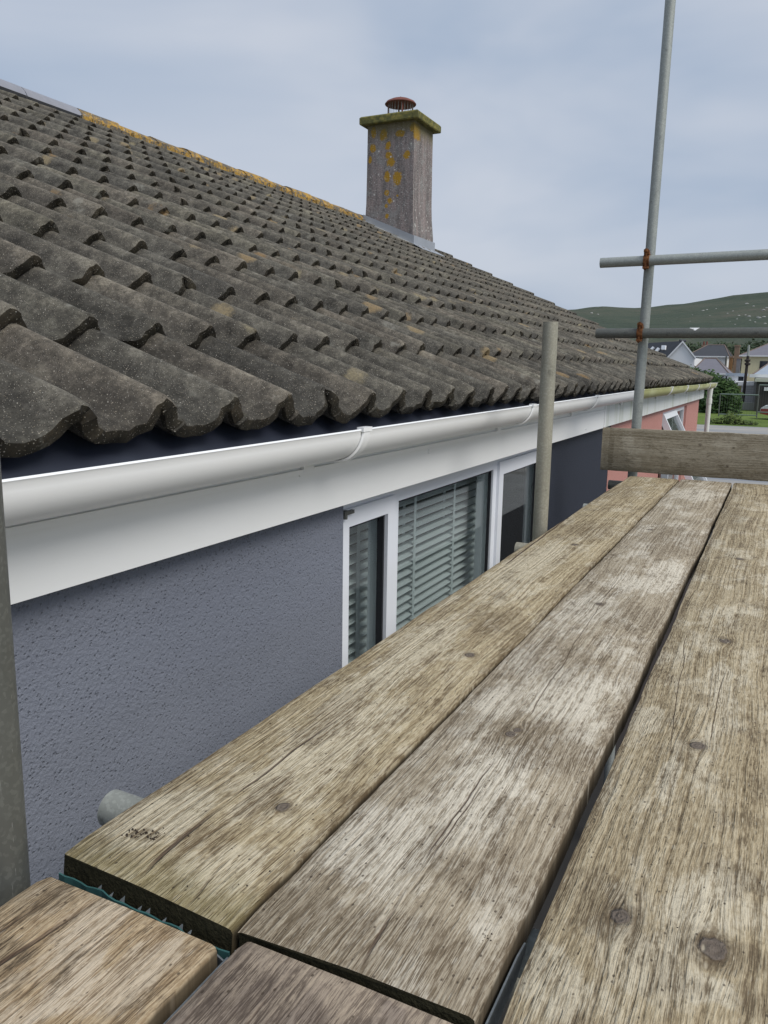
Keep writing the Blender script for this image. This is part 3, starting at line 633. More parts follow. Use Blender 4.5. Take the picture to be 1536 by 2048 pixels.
# chimney (part of the house) with slab, cowl, flashing
def chim_mat(o_at):
    g = G('lichened_chimney_render', 0.92, 0.2); p = g.pos(); X, Y, Z = g.sep(p)
    st = g.noise(g.scale(p, (14, 14, 1.6)), 1.0, 4, 0.6); f = g.noise(p, 55, 4, 0.7); n = g.noise(p, 5, 4, 0.6)
    c = g.mix(g.step(st, 0.35, 0.65), (0.17, 0.148, 0.142), (0.34, 0.275, 0.26)); c = g.mix(g.mul(f, 0.5), c, (0.10, 0.095, 0.092))
    c = g.mix(g.step(n, 0.50, 0.66, 0, 0.6), c, (0.27, 0.27, 0.26)); c = g.mix(g.step(g.noise(p, 120, 3, 0.7), 0.52, 0.66, 0, 0.55), c, (0.40, 0.39, 0.37)); c = g.mix(g.step(g.noise(p, 38, 5, 0.75), 0.54, 0.64, 0, 0.6), c, (0.075, 0.068, 0.066))
    wob = g.mul(g.sub(g.noise(p, 26, 4, 0.6), 0.5), 1.1)
    och = None
    for (zx, zy, rw, rh) in ((545, 560, 50, 60), (440, 700, 42, 45), (595, 670, 38, 45), (620, 840, 50, 48), (785, 765, 45, 45), (585, 990, 38, 60), (688, 1005, 55, 80), (580, 1155, 32, 34), (615, 1235, 32, 34), (575, 1290, 20, 22), (585, 1395, 24, 30), (690, 1185, 14, 14), (410, 820, 22, 45), (445, 540, 34, 60), (715, 545, 60, 40), (850, 480, 40, 50), (880, 540, 40, 60), (600, 770, 45, 40)):
        q = at_y(660+zx/5.12, 160+zy/5.12, 9.62*KC); d = g.blob(X, Z, q.x, q.z, rw/5.12*0.0066, rh/5.12*0.0066, wob)
        och = d if och is None else g.math('MINIMUM', och, d)
    front = g.step(Y, 9.75*KC, 9.85*KC, 1, 0.0)
    f3 = g.mul(g.step(och, 0.7, 1.05, 1, 0), g.step(f, 0.25, 0.5, 0.7, 1.0))
    c = g.mix(g.mul(f3, front), c, g.mix(f, (0.28, 0.155, 0.018), (0.46, 0.27, 0.04)))
    d, vc = g.voro(p, 17); a, b_, c3 = g.sep(vc); c = g.mix(g.mul(g.step(g.add(d, g.mul(f, 0.12)), 0.24, 0.32, 1, 0), g.step(a, 0.80, 0.83)), c, (0.52, 0.50, 0.46))
    d, vc = g.voro(p, 48); a, b_, c3 = g.sep(vc); c = g.mix(g.mul(g.step(d, 0.2, 0.3, 1, 0), g.step(a, 0.60, 0.64)), c, (0.46, 0.45, 0.42))
    gr = g.mul(g.step(g.add(Z, g.mul(n, 0.35)), CZ+3.07, CZ+3.33), 0.75); c = g.mix(gr, c, (0.15, 0.13, 0.045))
    g.col(c); g.bump(g.add(f, g.mul(st, 0.5)), 0.7, 0.012); return g.m
x0, x1, y0, y1 = chim
CT = CZ+3.045*KC
cb = MB(); rows = []
def rect(e, z): return [(x0-e, y0-e, z), (x1+e, y0-e, z), (x1+e, y1+e, z), (x0-e, y1+e, z)]
cb.rings([rect(0.03, CZ+1.25), rect(0.024, CZ+1.79), rect(0.006, CZ+2.02), rect(0.0, CZ+2.18), rect(-0.004, CZ+2.7), rect(-0.006, CT)])
ch = cb.build('chimney', chim_mat(None), bung); ch['label'] = 'tall rendered chimney blotched with orange lichen'
def mossy():
    g = G('mossy_slab', 0.95, 0.15); p = g.pos(); n = g.noise(p, 18, 5, 0.7); g.col(g.ramp(n, [(0.3, (0.075, 0.075, 0.04)), (0.5, (0.15, 0.145, 0.055)), (0.68, (0.27, 0.23, 0.07))])); g.bump(n, 0.8, 0.012); return g.m
cs = MB(); cs.rings([rect(0.07, CT-0.002), rect(0.078, CT+0.01), rect(0.078, CT+0.082), rect(0.062, CT+0.10)])
o = cs.build('capping_slab', mossy(), None); o.parent = ch
cxm, cym = (x0+x1)/2-0.01, (y0+y1)/2
cw = MB(); zb = CT+0.09
cw.lathe((cxm, cym, zb), [(0.10, -0.02), (0.185, 0.0), (0.19, 0.03), (0.178, 0.055), (0.155, 0.06), (0.15, 0.0)], 28)
for k in range(4):
    a = 0.6+k*math.pi/2; cw.tube((cxm+0.165*math.cos(a), cym+0.165*math.sin(a), zb+0.03), (cxm+0.165*math.cos(a), cym+0.165*math.sin(a), zb+0.235), 0.011, 8)
cw.lathe((cxm, cym, zb+0.215), [(0.002, 0.0), (0.12, 0.004), (0.208, 0.0), (0.212, 0.008), (0.19, 0.034), (0.13, 0.062), (0.05, 0.078), (0.002, 0.08)], 32)
cw.tube((cxm, cym, zb+0.285), (cxm, cym, zb+0.32), 0.006, 6)
o = cw.build('cowl', M['terracotta'], None, True); o.parent = ch
cg = MB()
for k in range(24):
    a = 2*math.pi*k/24; cg.tube((cxm+0.17*math.cos(a), cym+0.17*math.sin(a), zb+0.05), (cxm+0.17*math.cos(a), cym+0.17*math.sin(a), zb+0.22), 0.0022, 5)
o = cg.build('bird_guard', M['steel'], None); o.parent = ch
lead = plain('lead_flashing', (0.36, 0.38, 0.41), 0.45, 0.4, 0.3, var=0.15, sc=8)
def zroof(x): return EZ+(EX-x)*math.tan(PT)
fl = MB()
pl = [(x0-0.02, zroof(x0-0.02)+0.05), (x1+0.035, zroof(x1+0.035)+0.05), (x1+0.035, zroof(x1+0.035)+0.185), (x0-0.02, zroof(x0-0.02)+0.150)]
fl.prism(pl, y0-0.036, y0-0.044, lambda p, d: (p[0], d, p[1]))
fl.prism([(y0-0.04, zroof(x1)+0.02), (y1+0.05, zroof(x1)+0.02), (y1+0.05, zroof(x1)+0.17), (y0-0.04, zroof(x1)+0.17)], x1+0.036, x1+0.044, lambda p, d: (d, p[0], p[1]))
fl.prism([(x1+0.20, zroof(x1+0.20)+0.075), (x1+0.03, zroof(x1+0.03)+0.085), (x1+0.03, zroof(x1+0.03)+0.078), (x1+0.20, zroof(x1+0.20)+0.068)], y0-0.10, y1+0.05, lambda p, d: (p[0], d, p[1]))
o = fl.build('flashing', lead, None); o.parent = ch
mo2 = MB().prism([(x0-0.02, zroof(x0-0.02)+0.045), (x1+0.05, zroof(x1+0.05)+0.045), (x1+0.05, zroof(x1+0.05)+0.075), (x0-0.02, zroof(x0-0.02)+0.075)], y0-0.046, y0-0.10, lambda p, d: (p[0], d, p[1])).build('flashing_mortar', plain('pale_mortar', (0.52, 0.51, 0.47), 0.9), None); mo2.parent = ch
for o_ in (ch,):
    for c_ in o_.children: c_.location = (0, 0, 0)

# venetian blinds inside the window
def blind(y0, y1, label):
    x = XW-0.165; t = thing('venetian_blind', label, 'blind', (x, (y0+y1)/2, WZB), 'venetian blinds inside the window')
    sm = bpy.data.meshes.new('slat'); hl = (y1-y0)/2
    a = R(9); wv_ = 0.021; V = []; pr = [(-wv_, -0.001), (0, 0.0022), (wv_, -0.001), (wv_, -0.0026), (0, 0.0006), (-wv_, -0.0026)]
    for yv in (-hl, hl): V += [(p*math.cos(a)-q*math.sin(a), yv, -p*math.sin(a)+q*math.cos(a)) for p, q in pr]
    sm.from_pydata(V, [], [(k, (k+1) % 6, 6+(k+1) % 6, 6+k) for k in range(6)]+[(5, 4, 3, 2, 1, 0), (6, 7, 8, 9, 10, 11)]); sm.materials.append(M['slat'])
    z = WZT-0.06
    rail = MB().box((x-0.025, y0, z), (x+0.025, y1, z+0.045)); rail.build('head_rail', M['slat'], t)
    z -= 0.02
    while z > WZB+0.03:
        o = bpy.data.objects.new('slat', sm); COL.objects.link(o); o.parent = t; o.location = (0, 0, z-WZB); z -= 0.0335
    for f in ((0.16, 0.50, 0.84) if y1-y0 > 0.9 else (0.72, 0.985)):
        yv = y0+(y1-y0)*f
        MB().box((x+0.0215, yv-0.010, WZB+0.03), (x+0.0225, yv+0.010, WZT-0.06)).build('ladder_tape', M['slat'], t); MB().box((x-0.0245, yv-0.012, WZB+0.03), (x-0.0235, yv+0.012, WZT-0.06)).build('ladder_tape', M['slat'], t)
XB = XW-0.165
blind(1.62, at_x(766, 1150, XB).y, 'white venetian blind behind the narrow casement beside the grey wall')
blind(at_x(766, 1150, XB).y+0.03, at_x(986, 1050, XB).y, 'white venetian blind behind the wide middle pane')

# ------------------------------------------------------------------ scaffold
BT = CZ-0.519; TH_B = 0.038
T1 = ((0.150, 0.105, 0.056), (0.355, 0.285, 0.172), (0.52, 0.44, 0.295), (0.64, 0.575, 0.435), (0.125, 0.088, 0.050))
T2 = ((0.155, 0.120, 0.078), (0.335, 0.277, 0.195), (0.48, 0.418, 0.315), (0.67, 0.615, 0.505), (0.125, 0.093, 0.059))
T3 = ((0.135, 0.097, 0.054), (0.345, 0.275, 0.170), (0.51, 0.43, 0.29), (0.63, 0.565, 0.43), (0.120, 0.088, 0.053))
TA = ((0.130, 0.084, 0.045), (0.325, 0.235, 0.138), (0.49, 0.385, 0.25), (0.57, 0.485, 0.37), (0.090, 0.068, 0.045))
TCc = ((0.095, 0.070, 0.052), (0.190, 0.150, 0.118), (0.30, 0.245, 0.195), (0.42, 0.34, 0.25), (0.085, 0.064, 0.050))
TT = ((0.165, 0.138, 0.095), (0.255, 0.220, 0.160), (0.320, 0.282, 0.210), (0.42, 0.38, 0.30), (0.12, 0.098, 0.064))
def board(name, x0, x1, y0, y1, top, mat, label, seed, skew=0.0, wane=0.004, nseg=110, drift=0.0, group='boards laid along the scaffold'):
    b = MB(); rd_ = random.Random(seed); rows = []; wd = x1-x0
    for j in range(nseg+1):
        y = y0+(y1-y0)*j/nseg; q = []
        nl = noise.noise(Vector((seed*3.1, y*3, 0)))*wane+noise.noise(Vector((seed, y*14, 2)))*wane*0.4+noise.noise(Vector((seed, y*60, 5)))*wane*0.22; nr = noise.noise(Vector((seed*1.7, y*3, 9)))*wane+noise.noise(Vector((seed, y*16, 4)))*wane*0.4+noise.noise(Vector((seed, y*55, 8)))*wane*0.22
        zt = noise.noise(Vector((seed, y*1.3, 7)))*0.0015; cup = 0.0012
        e0 = 0.0026+0.0016*noise.noise(Vector((seed, y*9, 1))); e1 = 0.0026+0.0016*noise.noise(Vector((seed, y*8, 6)))
        if j in (0, nseg): e0 += 0.002; e1 += 0.002
        zz = zt-(0.0015 if j in (0, nseg) else 0)
        for (px_, pz_) in ((nl, -TH_B+0.003), (nl, -e0*1.2), (nl+e0*0.35, -e0*0.35), (nl+e0*1.3, 0), (wd*0.5, cup), (wd+nr-e1*1.3, 0), (wd+nr-e1*0.35, -e1*0.35), (wd+nr, -e1*1.2), (wd+nr, -TH_B+0.003), (wd+nr-0.004, -TH_B), (nl+0.004, -TH_B)):
            yj = y+(skew*(px_/wd) if j == 0 else 0)+((rd_.uniform(-.0025, .0025)) if j == 0 else 0)
            q.append((x0+px_+drift*j/nseg, yj, top+pz_+(zz if pz_ > -0.02 else 0)))
        rows.append(q)
    b.rings(rows); o = b.build(name, mat, None, True, origin=(x0, y0, top)); o.data.materials.append(M['end_grain'])
    for p_ in o.data.polygons:
        if len(p_.vertices) > 4: p_.material_index = 1
    tag(o, label, 'board', group); return o
def loc(px, py, x0, y0): q = at_z(px, py, BT); return q.x-x0, q.y-y0
def feats(lst, x0, y0, n):
    out = []
    for it in lst: a = loc(it[0], it[1], x0, y0); out.append((*a, *it[2:]))
    return out
def crk(lst, x0, y0):
    out = []
    for (xa, ya, xb, yb, w) in lst:
        a = loc(xa, ya, x0, y0); b = loc(xb, yb, x0, y0)
        if a[1] > b[1]: a, b = b, a
        out.append((a[0], a[1], b[1], w, (b[0]-a[0])/max(1e-3, b[1]-a[1])))
    return out
B1 = (-0.647, -0.4135, 0.540, 4.100); B2 = (-0.4065, -0.1735, 0.530, 4.122); B3 = (-0.1555, 0.067, 0.534, 4.120)
m1 = wood_material('weathered_board_a', T1, feats([(565, 1615, 0.011), (700, 1270, 0.008), (940, 1310, 0.012), (1150, 1090, 0.012)], B1[0], B1[2], 3), crk([(290, 1745, 470, 1590, 0.0035), (470, 1590, 700, 1420, 0.002), (385, 1800, 480, 1700, 0.002), (1010, 1130, 1200, 985, 0.003)], B1[0], B1[2]),
    feats([(300, 1640, .05, .06, .8), (640, 1500, .06, .2, .7), (820, 1310, .05, .3, .75), (1060, 1130, .07, .4, .7), (450, 1740, .05, .05, .6)], B1[0], B1[2], 5),
    feats([(535, 1590, .022, .05, 1.0), (290, 1670, .024, .010, .9), (200, 1700, .05, .02, .5), (690, 1410, .03, .10, .7), (1000, 1245, .06, .10, .8), (430, 1810, .08, .02, .5), (1180, 1060, .08, .15, .75), (1240, 985, .1, .2, .6), (640, 1460, .03, .06, .7), (350, 1560, .03, .03, .4)], B1[0], B1[2], 5), 1.3, 105, 0.8, green=0.32)
m2 = wood_material('weathered_board_b', T2, feats([(1020, 1470, 0.009), (1035, 1462, 0.007), (1200, 1210, 0.010), (1300, 1060, .010)], B2[0], B2[2], 3), crk([(720, 1930, 830, 1755, 0.0022), (855, 1720, 1010, 1490, 0.0013), (868, 1720, 985, 1540, 0.0010), (1060, 1430, 1240, 1150, 0.0008), (600, 1790, 660, 1730, 0.0009)], B2[0], B2[2]),
    feats([(760, 1680, .07, .09, .85), (980, 1560, .055, .10, .9), (1130, 1390, .07, .13, .85), (1000, 1405, .04, .08, .8), (1180, 1215, .06, .12, .8), (1250, 1170, .05, .10, .9), (1330, 1150, .05, .2, .9), (1390, 990, .1, .2, .8)], B2[0], B2[2], 5),
    feats([(620, 1850, .10, .05, .75), (850, 1940, .12, .06, .85), (960, 1760, .06, .035, .8), (1100, 1490, .10, .08, .85), (930, 1445, .05, .05, .7), (1100, 1320, .08, .10, .6), (1260, 1230, .1, .08, .5), (1350, 1080, .1, .25, .6), (860, 1700, .02, .06, .7)], B2[0], B2[2], 5), 4.7, 95, 0.55)
m3 = wood_material('weathered_board_c', T3, feats([(1240, 1838, 0.013), (1425, 1900, 0.016), (1395, 1495, 0.013), (1450, 1285, 0.014), (1480, 1120, 0.012)], B3[0], B3[2], 3), crk([(1370, 1960, 1385, 1870, 0.0010), (1420, 1490, 1450, 1330, 0.0008), (1340, 1500, 1375, 1250, 0.0008)], B3[0], B3[2]),
    feats([(1340, 1560, .012, .10, .9), (1280, 1920, .05, .05, .6), (1100, 1960, .05, .04, .7), (1440, 1360, .02, .1, .9), (1290, 1440, .03, .06, .7), (1400, 1980, .03, .02, .8)], B3[0], B3[2], 5),
    feats([(1180, 1770, .045, .03, .7), (1240, 1850, .035, .03, .8), (1430, 1910, .04, .025, .9), (1490, 1770, .025, .02, .9), (1480, 1640, .03, .015, .5), (1500, 1250, .05, .06, .6), (1440, 1040, .1, .3, .55)], B3[0], B3[2], 5), 8.2, 78, 0.75)
b1 = board('scaffold_board', *B1, BT, m1, 'pale mossy ended scaffold board next to the house wall', 1, -0.012)
b2 = board('scaffold_board', *B2, BT+0.001, m2, 'greyest bleached scaffold board with a long split, middle of three', 2, 0.004)
b3 = board('scaffold_board', *B3, BT+0.002, m3, 'coarse grained scaffold board with dark knots, farthest from the house wall', 3, 0.0, drift=-0.011)
BA = (-0.636, -0.4115, -0.95, 0.509); BC = (-0.397, -0.170, -0.95, 0.5265)
mA = wood_material('orange_board', TA, [(0.05, 1.32, 0.012), (.1, 1.25, .009)], [(0.062, 1.30, 1.475, 0.0035, 0.10), (0.03, 1.36, 1.46, 0.0018, 0.05)], [(0.14, 1.36, .02, .05, .9), (.10, 1.44, .03, .03, .8), (.18, 1.40, .03, .05, .7)], [(0.06, 1.36, .025, .022, 1.0), (0.02, 1.44, .035, .04, .85), (.03, 1.30, .05, .02, .9), (.20, 1.42, .01, .08, .5)], 12.1, 90, 0.6)
mC = wood_material('brown_board', TCc, [], [(0.06, 1.30, 1.47, 0.0012, 0.0)], [(0.12, 1.46, .03, .03, .8), (0.20, 1.47, .03, .02, .7), (0.1, 1.478, .2, .008, .6)], [(0.05, 1.42, .08, .04, .8)], 15.4, 120, 0.35)
# the near boards are placed so that their ends lie where the photograph shows them
bA = board('scaffold_board', BA[0], BA[1], BA[2], BA[3], BT-0.005, mA, 'orange tinged scaffold board with worn corners beside the grey steel standard', 4, 0, 0.006)
bC = board('scaffold_board', BC[0], BC[1], BC[2], BC[3], BT-0.003, mC, 'dark brown scaffold board butting against the greyest bleached board', 5, 0, 0.003)
def band(o, x0, x1, yend, sgn, top, m, arm=0.11, teeth=True, low=0.013, sides=(), skew=0.0):
    """steel hoop round a board end: strip across the end and arms along the sides"""
    t = 0.0018; z1 = top-low; z0 = top-TH_B-0.002; b = MB()
    n = 22
    pts = [(x0+(x1-x0)*k/n, yend+skew*k/n-sgn*(0.0045+0.0012*math.sin(k*1.9)+0.001*math.sin(k*0.7+1))) for k in range(n+1)]
    b.rings([[(x, y, z0), (x, y-sgn*t, z0), (x, y-sgn*t, z1+0.0008*math.sin(i*1.3)), (x, y, z1+0.0008*math.sin(i*1.3))] for i, (x, y) in enumerate(pts)])
    for d in sides:
        xs = x0-0.0035 if d < 0 else x1+0.0035
        b.rings([[(xs, yend-sgn*0.005, z0), (xs+d*t, yend-sgn*0.005, z0), (xs+d*t, yend-sgn*0.005, z1+0.004), (xs, yend-sgn*0.005, z1+0.004)], [(xs, yend+sgn*arm*0.8, z0+0.002), (xs+d*t, yend+sgn*arm*0.8, z0+0.002), (xs+d*t, yend+sgn*arm*0.8, z1+0.004), (xs, yend+sgn*arm*0.8, z1+0.004)], [(xs, yend+sgn*arm, z0+0.014), (xs+d*t, yend+sgn*arm, z0+0.014), (xs+d*t, yend+sgn*arm, z1), (xs, yend+sgn*arm, z1)]])
    e = b.build('end_band', m, o); 
    if teeth:
        rr_ = random.Random(9)
        for k in range(8):
            x = x0+(x1-x0)*(0.25+0.55*k/7)+rr_.uniform(-.004, .004); big = k % 2 == 0; h_ = 0.0038 if big else 0.002; y = yend+skew*(x-x0)/(x1-x0)-sgn*0.004; w_ = 0.0035 if big else 0.002
            tb = MB(); tb.v = [(x-w_, y, z1-0.001), (x+w_, y, z1-0.001), (x+w_*0.5, y+sgn*0.002, z1-0.001), (x+0.001, y+sgn*0.004, z1+h_)]; tb.f = [(0, 1, 3), (1, 2, 3), (2, 0, 3), (0, 2, 1)]
            q = tb.build('prong', M['band'], None); q.parent = e; q.location = (0, 0, 0); q.matrix_parent_inverse = Matrix.Translation(-(Vector(o.location)+Vector(e.location)))
    return e
band(b1, B1[0], B1[1], B1[2], 1, BT, M['band_teal'], 0.1, True, 0.0225, (1,), -0.012)
band(b2, B2[0], B2[1], B2[2], 1, BT, M['band'], 0.13, False, 0.018, (1,), 0.004)
band(b3, B3[0], B3[1], B3[2], 1, BT, M['band'], 0.10, False, 0.014)
band(bA, BA[0], BA[1], BA[3], -1, BT-0.005, M['band'], 0.12, False, 0.017, (1,))
band(bC, BC[0], BC[1], BC[3], -1, BT-0.003, M['band'], 0.10, False, 0.018)
# dark crumbs of moss and soil lying on the boards
rc = random.Random(21); cr_ = MB()
def crumb(px, py, n, sx, sy, r0_, r1_):
    for _ in range(n):
        q = at_z(px+rc.gauss(0, sx), py+rc.gauss(0, sy), BT+0.0012); r_ = rc.uniform(r0_, r1_); i = len(cr_.v); h_ = rc.uniform(.5, 1)*r_
        if not any(B_[0]+.006 < q.x < B_[1]-.006 and B_[2]+.01 < q.y < B_[3]-.02 for B_ in (B1, B2, B3)): continue
        a0 = rc.uniform(0, 6); base = [(q.x+math.cos(a0+k*1.57)*r_*rc.uniform(.6, 1.3), q.y+math.sin(a0+k*1.57)*r_*rc.uniform(.6, 1.3), q.z-0.001) for k in range(4)]
        topv = [(q.x+math.cos(a0+k*1.57)*r_*.5, q.y+math.sin(a0+k*1.57)*r_*.5, q.z+h_*rc.uniform(.6, 1.1)) for k in range(4)]
        cr_.v += base+topv; cr_.f += [(i+k, i+(k+1) % 4, i+4+(k+1) % 4, i+4+k) for k in range(4)]+[(i+4, i+5, i+6, i+7)]
for a in ((290, 1668, 46, 26, 5, .0006, .0018), (1370, 1850, 30, 22, 14, .0007, .0022), (1410, 1865, 20, 30, 9, .0007, .0018), (1505, 1775, 34, 18, 12, .0007, .0022), (1448, 1583, 6, 4, 4, .001, .002), (720, 1830, 10, 8, 20, .0005, .0012), (975, 1875, 10, 6, 6, .0006, .0014), (1232, 1900, 16, 14, 4, .0005, .0012), (1510, 1200, 34, 25, 14, .0007, .002), (1000, 1350, 30, 120, 110, .0005, .0013), (700, 1750, 34, 160, 120, .0004, .0011), (1280, 1700, 40, 160, 160, .0004, .0012), (1250, 1250, 40, 150, 100, .0006, .0016), (590, 1800, 30, 90, 60, .0004, .0010)): crumb(*a)
tag(cr_.build('soil_crumbs', plain('dark_moss_soil', (0.045, 0.033, 0.024), 0.95, var=0.4, sc=200), None, fix=False), 'dark crumbs of soil and moss scattered on the scaffold boards', 'crumbs', kind='stuff')

# toe board across the far end
TY = 4.126; tz0 = CZ-0.502; tz1 = CZ-0.2855
tm = MB(); rows = []
for j in range(61):
    x = -0.803+1.75*j/60; n1 = noise.noise(Vector((x*9, 3, 1)))*0.0025; n2 = noise.noise(Vector((x*11, 5, 2)))*0.002; sl_ = 0.006*(j/60)
    rows.append([(x, TY+0.002, tz0+n1), (x, TY, tz0+0.004+n1), (x, TY, tz1-0.004+n2+sl_), (x, TY+0.003, tz1+n2+sl_), (x, TY+0.035, tz1+n2+sl_), (x, TY+0.038, tz1-0.004+n2+sl_), (x, TY+0.038, tz0+n1)])
tm.rings(rows)
mt = wood_material('toe_board_wood', TT, [(0.155, 0.47, 0.006), (0.06, 0.60, .005), (.15, .62, .004)], [], [(0.15, 0.135, .055, .035, .9), (0.05, 0.175, .03, .03, .8), (0.09, 0.5, .05, .25, .5)], [(0.11, 0.048, .2, .014, .95), (0.19, 0.4, .02, .5, .6), (0.01, 0.3, .02, .4, .6), (.13, .02, .1, .01, .5)], 22.0, 90, 0.35, 'toe')
tag(tm.build('toe_board', mt, None, True, origin=(-0.803, TY, tz0)), 'timber toe board standing on edge across the far end of the platform', 'toe board')

TR = 0.02415
def tube(name, p0, p1, m, label, group=None, cat='scaffold tube'):
    o = MB().tube(p0, p1, TR, 28, hollow=True).build(name, m, None, True, origin=p0); return tag(o, label, cat, group)
tube('standard', (-0.681, 0.494, 0.0), (-0.679, 0.492, CZ+0.16), M['steel_dark'], 'dull scratched steel standard beside the orange tinged board')
PB = at_x(1081.5, 1070, -0.681); PTp = at_x(1101.5, 644, -0.681)
tube('standard', (-0.681, PB.y, 0.0), (-0.681, PTp.y, PTp.z), M['steel_brown'], 'short brown stained steel standard in front of the window and gutter')
FY = 4.212
q0 = at_y(1273, 850, FY); q1 = at_y(1341, 0, FY); dd = (q1-q0)/(q1.z-q0.z)
tube('standard', tuple(q0+dd*(0.0-q0.z)), tuple(q0+dd*(CZ+2.6-q0.z)), M['steel'], 'tall grey galvanised steel standard rising behind the toe board')
RY = FY-0.0505
qa = at_y(1201, 526, RY); qb = at_y(1536, 509, RY); dd = (qb-qa)/(qb.x-qa.x)
tube('guard_rail', tuple(qa), tuple(qa+dd*2.0), M['steel'], 'upper pale steel guard rail crossing the tall standard', None)
qc = at_y(1192.5, 667, RY); qd = at_y(1536, 665.5, RY); d2_ = (qd-qc)/(qd.x-qc.x)
lr = tube('guard_rail', tuple(qc), tuple(qc+d2_*2.0), M['steel_dark'], 'lower dark steel guard rail with a white chip crossing the tall standard')
wp = at_y(1388, 660, RY-TR); pch = MB()
for k, (dx, dz) in enumerate(((-.016, .012), (.018, .012), (.010, .005), (.002, -.001), (-.008, .006))): pass
rows = []
for k in range(7):
    t_ = k/6; x = wp.x-0.022+0.044*t_; dep = [0.25, .45, .6, .95, 1.0, .6, .2][k]
    rows.append([(x, qc.y-math.sin(a)*(TR+rr2), (qc+d2_*(x-qc.x)).z+math.cos(a)*(TR+rr2)) for rr2, a in ((0.0008, 0.1), (0.0008, 0.1+dep*0.5), (0.0008, 0.1+dep*1.0), (-0.001, 0.1+dep*1.0), (-0.001, 0.1))])
pc = pch.rings(rows).build('paint_chip', plain('white_paint', (0.8, 0.8, 0.8), 0.5), lr)
def coupler(c, label, tilt):
    t = thing('coupler', label, 'coupler', tuple(c)); c = Vector(c)
    b = MB(); n = 20                                   # strap round the rail
    for xo in (-0.013,):
        pr = [(c.x+xo, ), ]
        rows = []
        for k in range(n+1):
            a = R(-100)+R(300)*k/n
            rows.append([(c.x+xo, c.y-math.cos(a)*(TR+.0012), c.z+math.sin(a)*(TR+.0012)), (c.x+xo, c.y-math.cos(a)*(TR+.0068), c.z+math.sin(a)*(TR+.0068)), (c.x+xo+.027, c.y-math.cos(a)*(TR+.0068), c.z+math.sin(a)*(TR+.0068)), (c.x+xo+.027, c.y-math.cos(a)*(TR+.0012), c.z+math.sin(a)*(TR+.0012))])
        b.rings(rows)
    b.build('rail_clamp', M['rust'], t, True)
    b = MB(); b.box((c.x-0.012, c.y-0.026, c.z+TR+0.004), (c.x+0.012, c.y+0.010, c.z+TR+0.016)); b.box((c.x-0.010, c.y-0.012, c.z+TR+0.016), (c.x+0.010, c.y+0.012, c.z+TR+0.024))
    b.box((c.x-0.013, c.y-0.034, c.z-TR-0.016), (c.x+0.013, c.y-0.004, c.z-TR-0.004)); b.build('lug', M['rust'], t)
    b = MB(); b.tube((c.x-0.002, c.y-0.022, c.z-TR-0.022), (c.x-0.002, c.y-0.024, c.z+TR+0.03), 0.006, 10); b.tube((c.x-0.002, c.y-0.024, c.z+TR+0.014), (c.x-0.002, c.y-0.024, c.z+TR+0.026), 0.0125, 6); b.build('bolt', M['rust'], t, False)
    pc_ = Vector((c.x+0.012, FY, c.z)); b = MB(); rows = []
    for k in range(n+1):
        a = R(-60)+R(300)*k/n; rows.append([(pc_.x+math.cos(a)*(TR+r_), pc_.y+math.sin(a)*(TR+r_), pc_.z+z_) for r_, z_ in ((.0012, -.013), (.0062, -.013), (.0062, .013), (.0012, .013))])
    b.rings(rows).build('standard_clamp', M['rust'], t, True)
def onpole(z): f_ = (z-q0.z)/(q1.z-q0.z); return q0.x+(q1.x-q0.x)*f_
za = (qa+dd*(onpole(qa.z)-qa.x)).z
coupler((onpole(za)-0.006, RY, za), 'rusty coupler clamping the upper guard rail to the standard', 0)
zc = qc.z; coupler((onpole(zc)-0.010, RY, zc), 'rusty coupler clamping the lower guard rail to the standard', 0)
TZ = BT-TH_B-TR-0.003
for (px, Y, m, lab) in ((222, 0.705, 'steel', 'grey transom tube end poking out below the mossy ended board'), (1031, 2.475, 'steel_brown', 'pale brown transom tube end beside the short standard'), (1160, 3.37, 'steel', 'small transom tube end against the navy wall'), (1206, 4.185, 'steel_dark', 'dark transom tube below the left end of the toe board')):
    xl = at_z(px, 1200, TZ); d = ray(px, 1130 if px > 400 else 1610); 
    X = Y*d.x/d.y
    tube('transom', (X, Y, TZ), (0.95, Y, TZ), M[m], lab)
tube('ledger', (-0.628, -0.4, TZ-2*TR-0.002), (-0.628, 4.6, TZ-2*TR-0.002), M['steel'], 'long steel ledger tube running under the transoms by the house')

